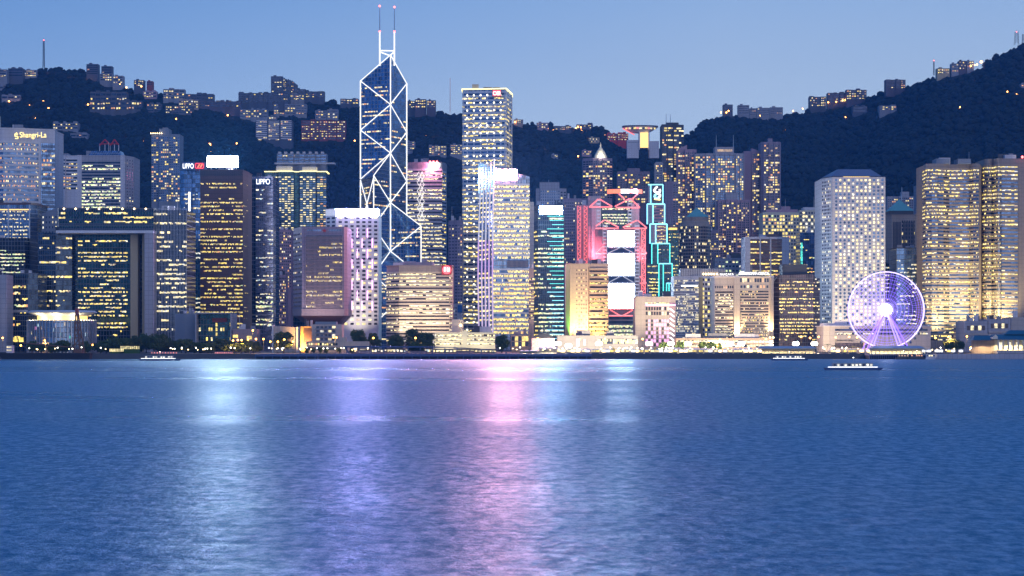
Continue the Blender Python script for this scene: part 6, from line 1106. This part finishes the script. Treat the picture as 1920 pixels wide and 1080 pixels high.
# arched pavilions
def pavilion(label, u0, u1, v0, D, n_, mat='teal_roof'):
    r = thing('arched_pavilion', label, 'pavilion', (X(u0, D), D, GZ)); ww = X(u1, D)-X(u0, D); h_ = Z(v0, D)-GZ; m = MB(); m.prism([(0, 0), (ww, 0), (ww, 14), (0, 14)], h_*.72, h_, mat, top=[(3, 4), (ww-3, 4), (ww-3, 10), (3, 10)]); m.box(-.3, ww+.3, -.4, 14.4, h_*.66, h_*.72-.01, 'cream_wall'); m.build('roof', r)
    for k in range(n_+1):
        x_ = ww*k/n_; m = MB(); m.box(x_-.3, x_+.3, .2, .8, 0, h_*.66, 'cream_wall'); m.build('column', r)
        if k < n_:
            m = MB(); w2 = ww/n_/2-.3; xc = x_+ww/n_/2
            for j in range(6):
                a, c = math.pi*j/6, math.pi*(j+1)/6; m.poly([(xc+w2*math.cos(a), .5, h_*.42+h_*.2*math.sin(a)), (xc+w2*math.cos(c), .5, h_*.42+h_*.2*math.sin(c)), (xc+w2*math.cos(c), .5, h_*.66), (xc+w2*math.cos(a), .5, h_*.66)], 'cream_wall')
            m.build('arch', r)
    m = MB(); m.box(.3, ww-.3, 9, 9.4, 0, h_*.64, 'cream_wall'); m.build('back_wall', r)
    for k in range(6): light(r, 3500, (1, .80, .45), h_*.72, .3, 4, 0, ww*(k+.5)/6)
    return r
pavilion('long arched pavilion with lit columns, left of the beige post building', 1420, 1532, 649, 1413, 16, 'silver_metal'); pavilion('arched pier pavilion with lit columns in front of the Ferris wheel', 1634, 1735, 648.5, 1384, 13, 'silver_metal')
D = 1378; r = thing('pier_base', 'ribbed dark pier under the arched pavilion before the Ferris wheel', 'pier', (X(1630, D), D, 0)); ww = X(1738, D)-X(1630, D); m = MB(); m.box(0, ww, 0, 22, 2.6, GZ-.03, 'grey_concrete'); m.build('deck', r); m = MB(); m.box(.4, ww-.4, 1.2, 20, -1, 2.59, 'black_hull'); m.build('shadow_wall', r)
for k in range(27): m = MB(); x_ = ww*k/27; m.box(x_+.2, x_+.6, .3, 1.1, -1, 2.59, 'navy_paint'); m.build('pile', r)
for u0, u1, lb in ((1752, 1960, 'grey-blue sea wall block with a slanted end, right of the small yacht'),): D = 1372; r = thing('sea_wall', lb, 'sea wall', (X(u0, D), D, -1)); ww = X(u1, D)-X(u0, D); m = MB(); m.prism([(0, 0), (ww, 0), (ww, 24), (3, 24)], 0, GZ+.9, 'lavender_stone', top=[(3, 0), (ww, 0), (ww, 24), (4, 24)]); m.build('wall', r)
# right pier terminal with teal roofs
D = 1400; r = thing('ferry_terminal', 'ferry pier hall with teal hipped roofs, cream gable and lit columns at the right edge', 'ferry pier', (X(1890, D), D, GZ)); xx = lambda u: X(u, D)-X(1890, D); zz = lambda v: Z(v, D)-GZ
m = MB(); m.prism([(xx(1826), 2), (xx(1866), 2), (xx(1866), 20), (xx(1826), 20)], zz(638), zz(629), 'teal_roof', top=[(xx(1832), 9), (xx(1866), 9), (xx(1866), 13), (xx(1832), 13)]); m.prism([(xx(1862), -1), (xx(1960), -1), (xx(1960), 22), (xx(1862), 22)], zz(637), zz(627), 'teal_roof', top=[(xx(1868), 8), (xx(1960), 8), (xx(1960), 13), (xx(1868), 13)]); m.prism([(xx(1888), 6), (xx(1960), 6), (xx(1960), 18), (xx(1888), 18)], zz(626.9), zz(619), 'teal_roof', top=[(xx(1900), 11), (xx(1960), 11), (xx(1960), 13), (xx(1900), 13)]); m.build('roof', r)
m = MB(); m.poly([(xx(1861), -1.3, zz(636)), (xx(1870), -1.3, zz(636)), (xx(1870), -1.3, zz(631)), (xx(1865.5), -1.3, zz(627)), (xx(1861), -1.3, zz(631))], 'cream_wall'); m.box(xx(1861), xx(1870), -1.28, 6, zz(636), zz(632), 'cream_wall'); m.build('gable', r)
for k in range(9): u = 1872+k*9.4; m = MB(); m.box(xx(u)-.55, xx(u)+.55, 0, 1.1, zz(656), zz(637), 'cream_wall'); m.build('column', r)
m = MB(); m.box(xx(1871), xx(1960), 10, 11, 0, zz(637.1), 'cream_wall'); m.box(xx(1828), xx(1871)-.05, 10, 11, 0, zz(638.1), 'sand_granite'); m.build('back_wall', r); m = MB(); m.box(xx(1869), xx(1960), -2, 9.9, 0, zz(657), 'lavender_stone'); m.build('plinth', r)
m = MB()
for u in (1878, 1884, 1898, 1912): m.box(xx(u), xx(u+4), 9.4, 9.9, zz(652), zz(642), 'room_white')
m.build('lit_window', r); m = MB()
for u in (1876, 1884, 1894, 1904, 1913): m.ball((xx(u), 1.6, zz(655)), .4, 'lamp_warm', 5)
m.build('column_lamp', r)
for u in (1880, 1900, 1918): light(r, 7000, (1, .8, .42), zz(641), .3, 4, 0, xx(u))
light(r, 6000, (1, .7, .35), zz(643), .3, 4, 0, xx(1848))
# boats
def boat(name, label, u, D, L_, bw, h_, hullm, cab=None, lights='room_warm', fl=1, strip=None):
    r = thing(name, label, 'boat', (X(u, D), D, 0)); m = MB()
    pl = lambda k: [(-L_/2*k, -bw/2*k), (L_/2*.8*k, -bw/2*k), (L_/2*k*1.02, 0), (L_/2*.8*k, bw/2*k), (-L_/2*k, bw/2*k)]
    m.prism(pl(.92), -.5, h_, hullm, top=pl(1.0)); m.build('hull', r); z = h_
    for f in range(fl):
        s_ = .72-.16*f; m = MB(); m.box(-L_*s_/2, L_*s_*.45, -bw*.36, bw*.36, z, z+2.1, cab or 'white_paint'); c = m.build('cabin', r); m = MB(); k = max(4, int(L_*s_/1.6))
        for j in range(k): x_ = -L_*s_/2+(j+.5)*L_*s_*.95/k; m.box(x_-.5, x_+.5, -bw*.36-.08, -bw*.36-.02, z+.8, z+1.7, lights if rng.random() < .8 else 'pane_dark')
        m.build('window_band', c); z += 2.1
    m = MB(); m.tube((0, 0, z), (0, 0, z+2.4), .08, 'silver_metal', 5); m.ball((0, 0, z+2.4), .2, 'lamp_white', 5); m.build('mast', r)
    if strip: m = MB(); m.box(-L_*.45, L_*.4, -bw/2-.06, -bw/2-.0, h_+.2, h_+.45, strip); m.build('light_strip', r)
    return r
boat('motor_yacht', 'small white motor yacht moored between pier pavilion and sea wall', 1745, 1376, 8.5, 3, 1.2, 'white_paint', fl=1)
boat('launch', 'left of two low dark launches moored before the pier pavilion', 1694, 1368, 11, 3.2, 1.3, 'dark_concrete', 'dark_metal', 'room_dim'); boat('launch', 'right of two low dark launches moored before the pier pavilion', 1719, 1366, 12, 3.4, 1.4, 'dark_concrete', 'dark_metal', 'room_orange')
boat('ferry', 'slim low ferry with a bright white light strip before the left park', 300, 1290, 26, 5, 1.1, 'navy_paint', 'blue_grey_wall', 'room_white', 1, 'sign_white'); boat('ferry', 'slim low ferry with a greenish-white light strip passing the arched pavilion', 1480, 1300, 24, 5, 1.1, 'navy_paint', 'blue_grey_wall', 'room_white', 1, 'sign_white'); boat('ferry', 'nearest slim ferry with a bright white light strip on the open water at right', 1600, 900, 26, 5, 1.1, 'navy_paint', 'blue_grey_wall', 'room_white', 1, 'sign_white')
# crane barge
D = 1375; r = thing('crane_barge', 'dark crane barge with a rusty lattice tower moored at the far left', 'barge', (X(80, D), D, 0)); xx = lambda u: X(u, D)-X(80, D); zz = lambda v: Z(v, D)
m = MB(); m.prism([(xx(6), 0), (xx(150), 0), (xx(165), 3), (xx(165), 12), (xx(6), 14)], -.6, zz(662), 'black_hull', top=[(xx(-4), 0), (xx(152), 0), (xx(167), 3), (xx(167), 12), (xx(-4), 14)]); m.build('hull', r)
m = MB(); m.box(xx(9), xx(20), 4, 10, zz(662.1), zz(648), 'white_tile'); c = m.build('cabin', r); m = MB()
for k in range(2):
    for j in range(3): m.box(xx(10+j*3.3), xx(12+j*3.3), 3.85, 3.98, zz(652+6*k), zz(649.5+6*k), 'room_warm')
m.build('window', c)
m = MB()
for a, c in (((135, 662), (139, 580)), ((155, 662), (142, 580)), ((146, 662), (141, 582)), ((139, 590), (143, 590)), ((138, 604), (145, 604)), ((137, 618), (147, 618)), ((136, 632), (150, 632)), ((136, 646), (152, 646)), ((138, 604), (147, 618)), ((145, 604), (137, 618)), ((137, 618), (150, 632)), ((147, 618), (136, 632)), ((136, 632), (152, 646)), ((150, 632), (136, 646))): m.tube((xx(a[0]), 6, zz(a[1])), (xx(c[0]), 6, zz(c[1])), .55 if a[1] == 662 else .32, 'rust_steel', 6)
m.build('lattice_tower', r); m = MB(); m.box(xx(138), xx(143.5), 4.5, 7.5, zz(591), zz(578), 'red_brick'); m.build('tower_head', r); m = MB(); m.tube((xx(137), 6, zz(652)), (xx(40), 5, zz(643)), .45, 'rust_steel', 6); m.build('boom', r); m = MB(); m.box(xx(137), xx(152), 3, 9, zz(661.9), zz(655), 'rust_steel'); m.build('winch_house', r)
# ================= air =================
m = bpy.data.materials.new('haze_air'); m.use_nodes = True; t = m.node_tree; t.nodes.remove(t.nodes['Principled BSDF']); pv = N(t, 'ShaderNodeVolumePrincipled'); pv.inputs['Color'].default_value = (.10, .42, 1.0, 1); pv.inputs['Density'].default_value = HAZE; pv.inputs['Anisotropy'].default_value = 0.0
t.links.new(pv.outputs[0], t.nodes['Material Output'].inputs['Volume']); MATS['haze_air'] = m
if HAZE > 0: b = MB(); b.box(-2200, 2200, -900, 4600, -12, 640, 'haze_air'); tag(b.build('haze'), 'evening haze', 'haze', kind='stuff')
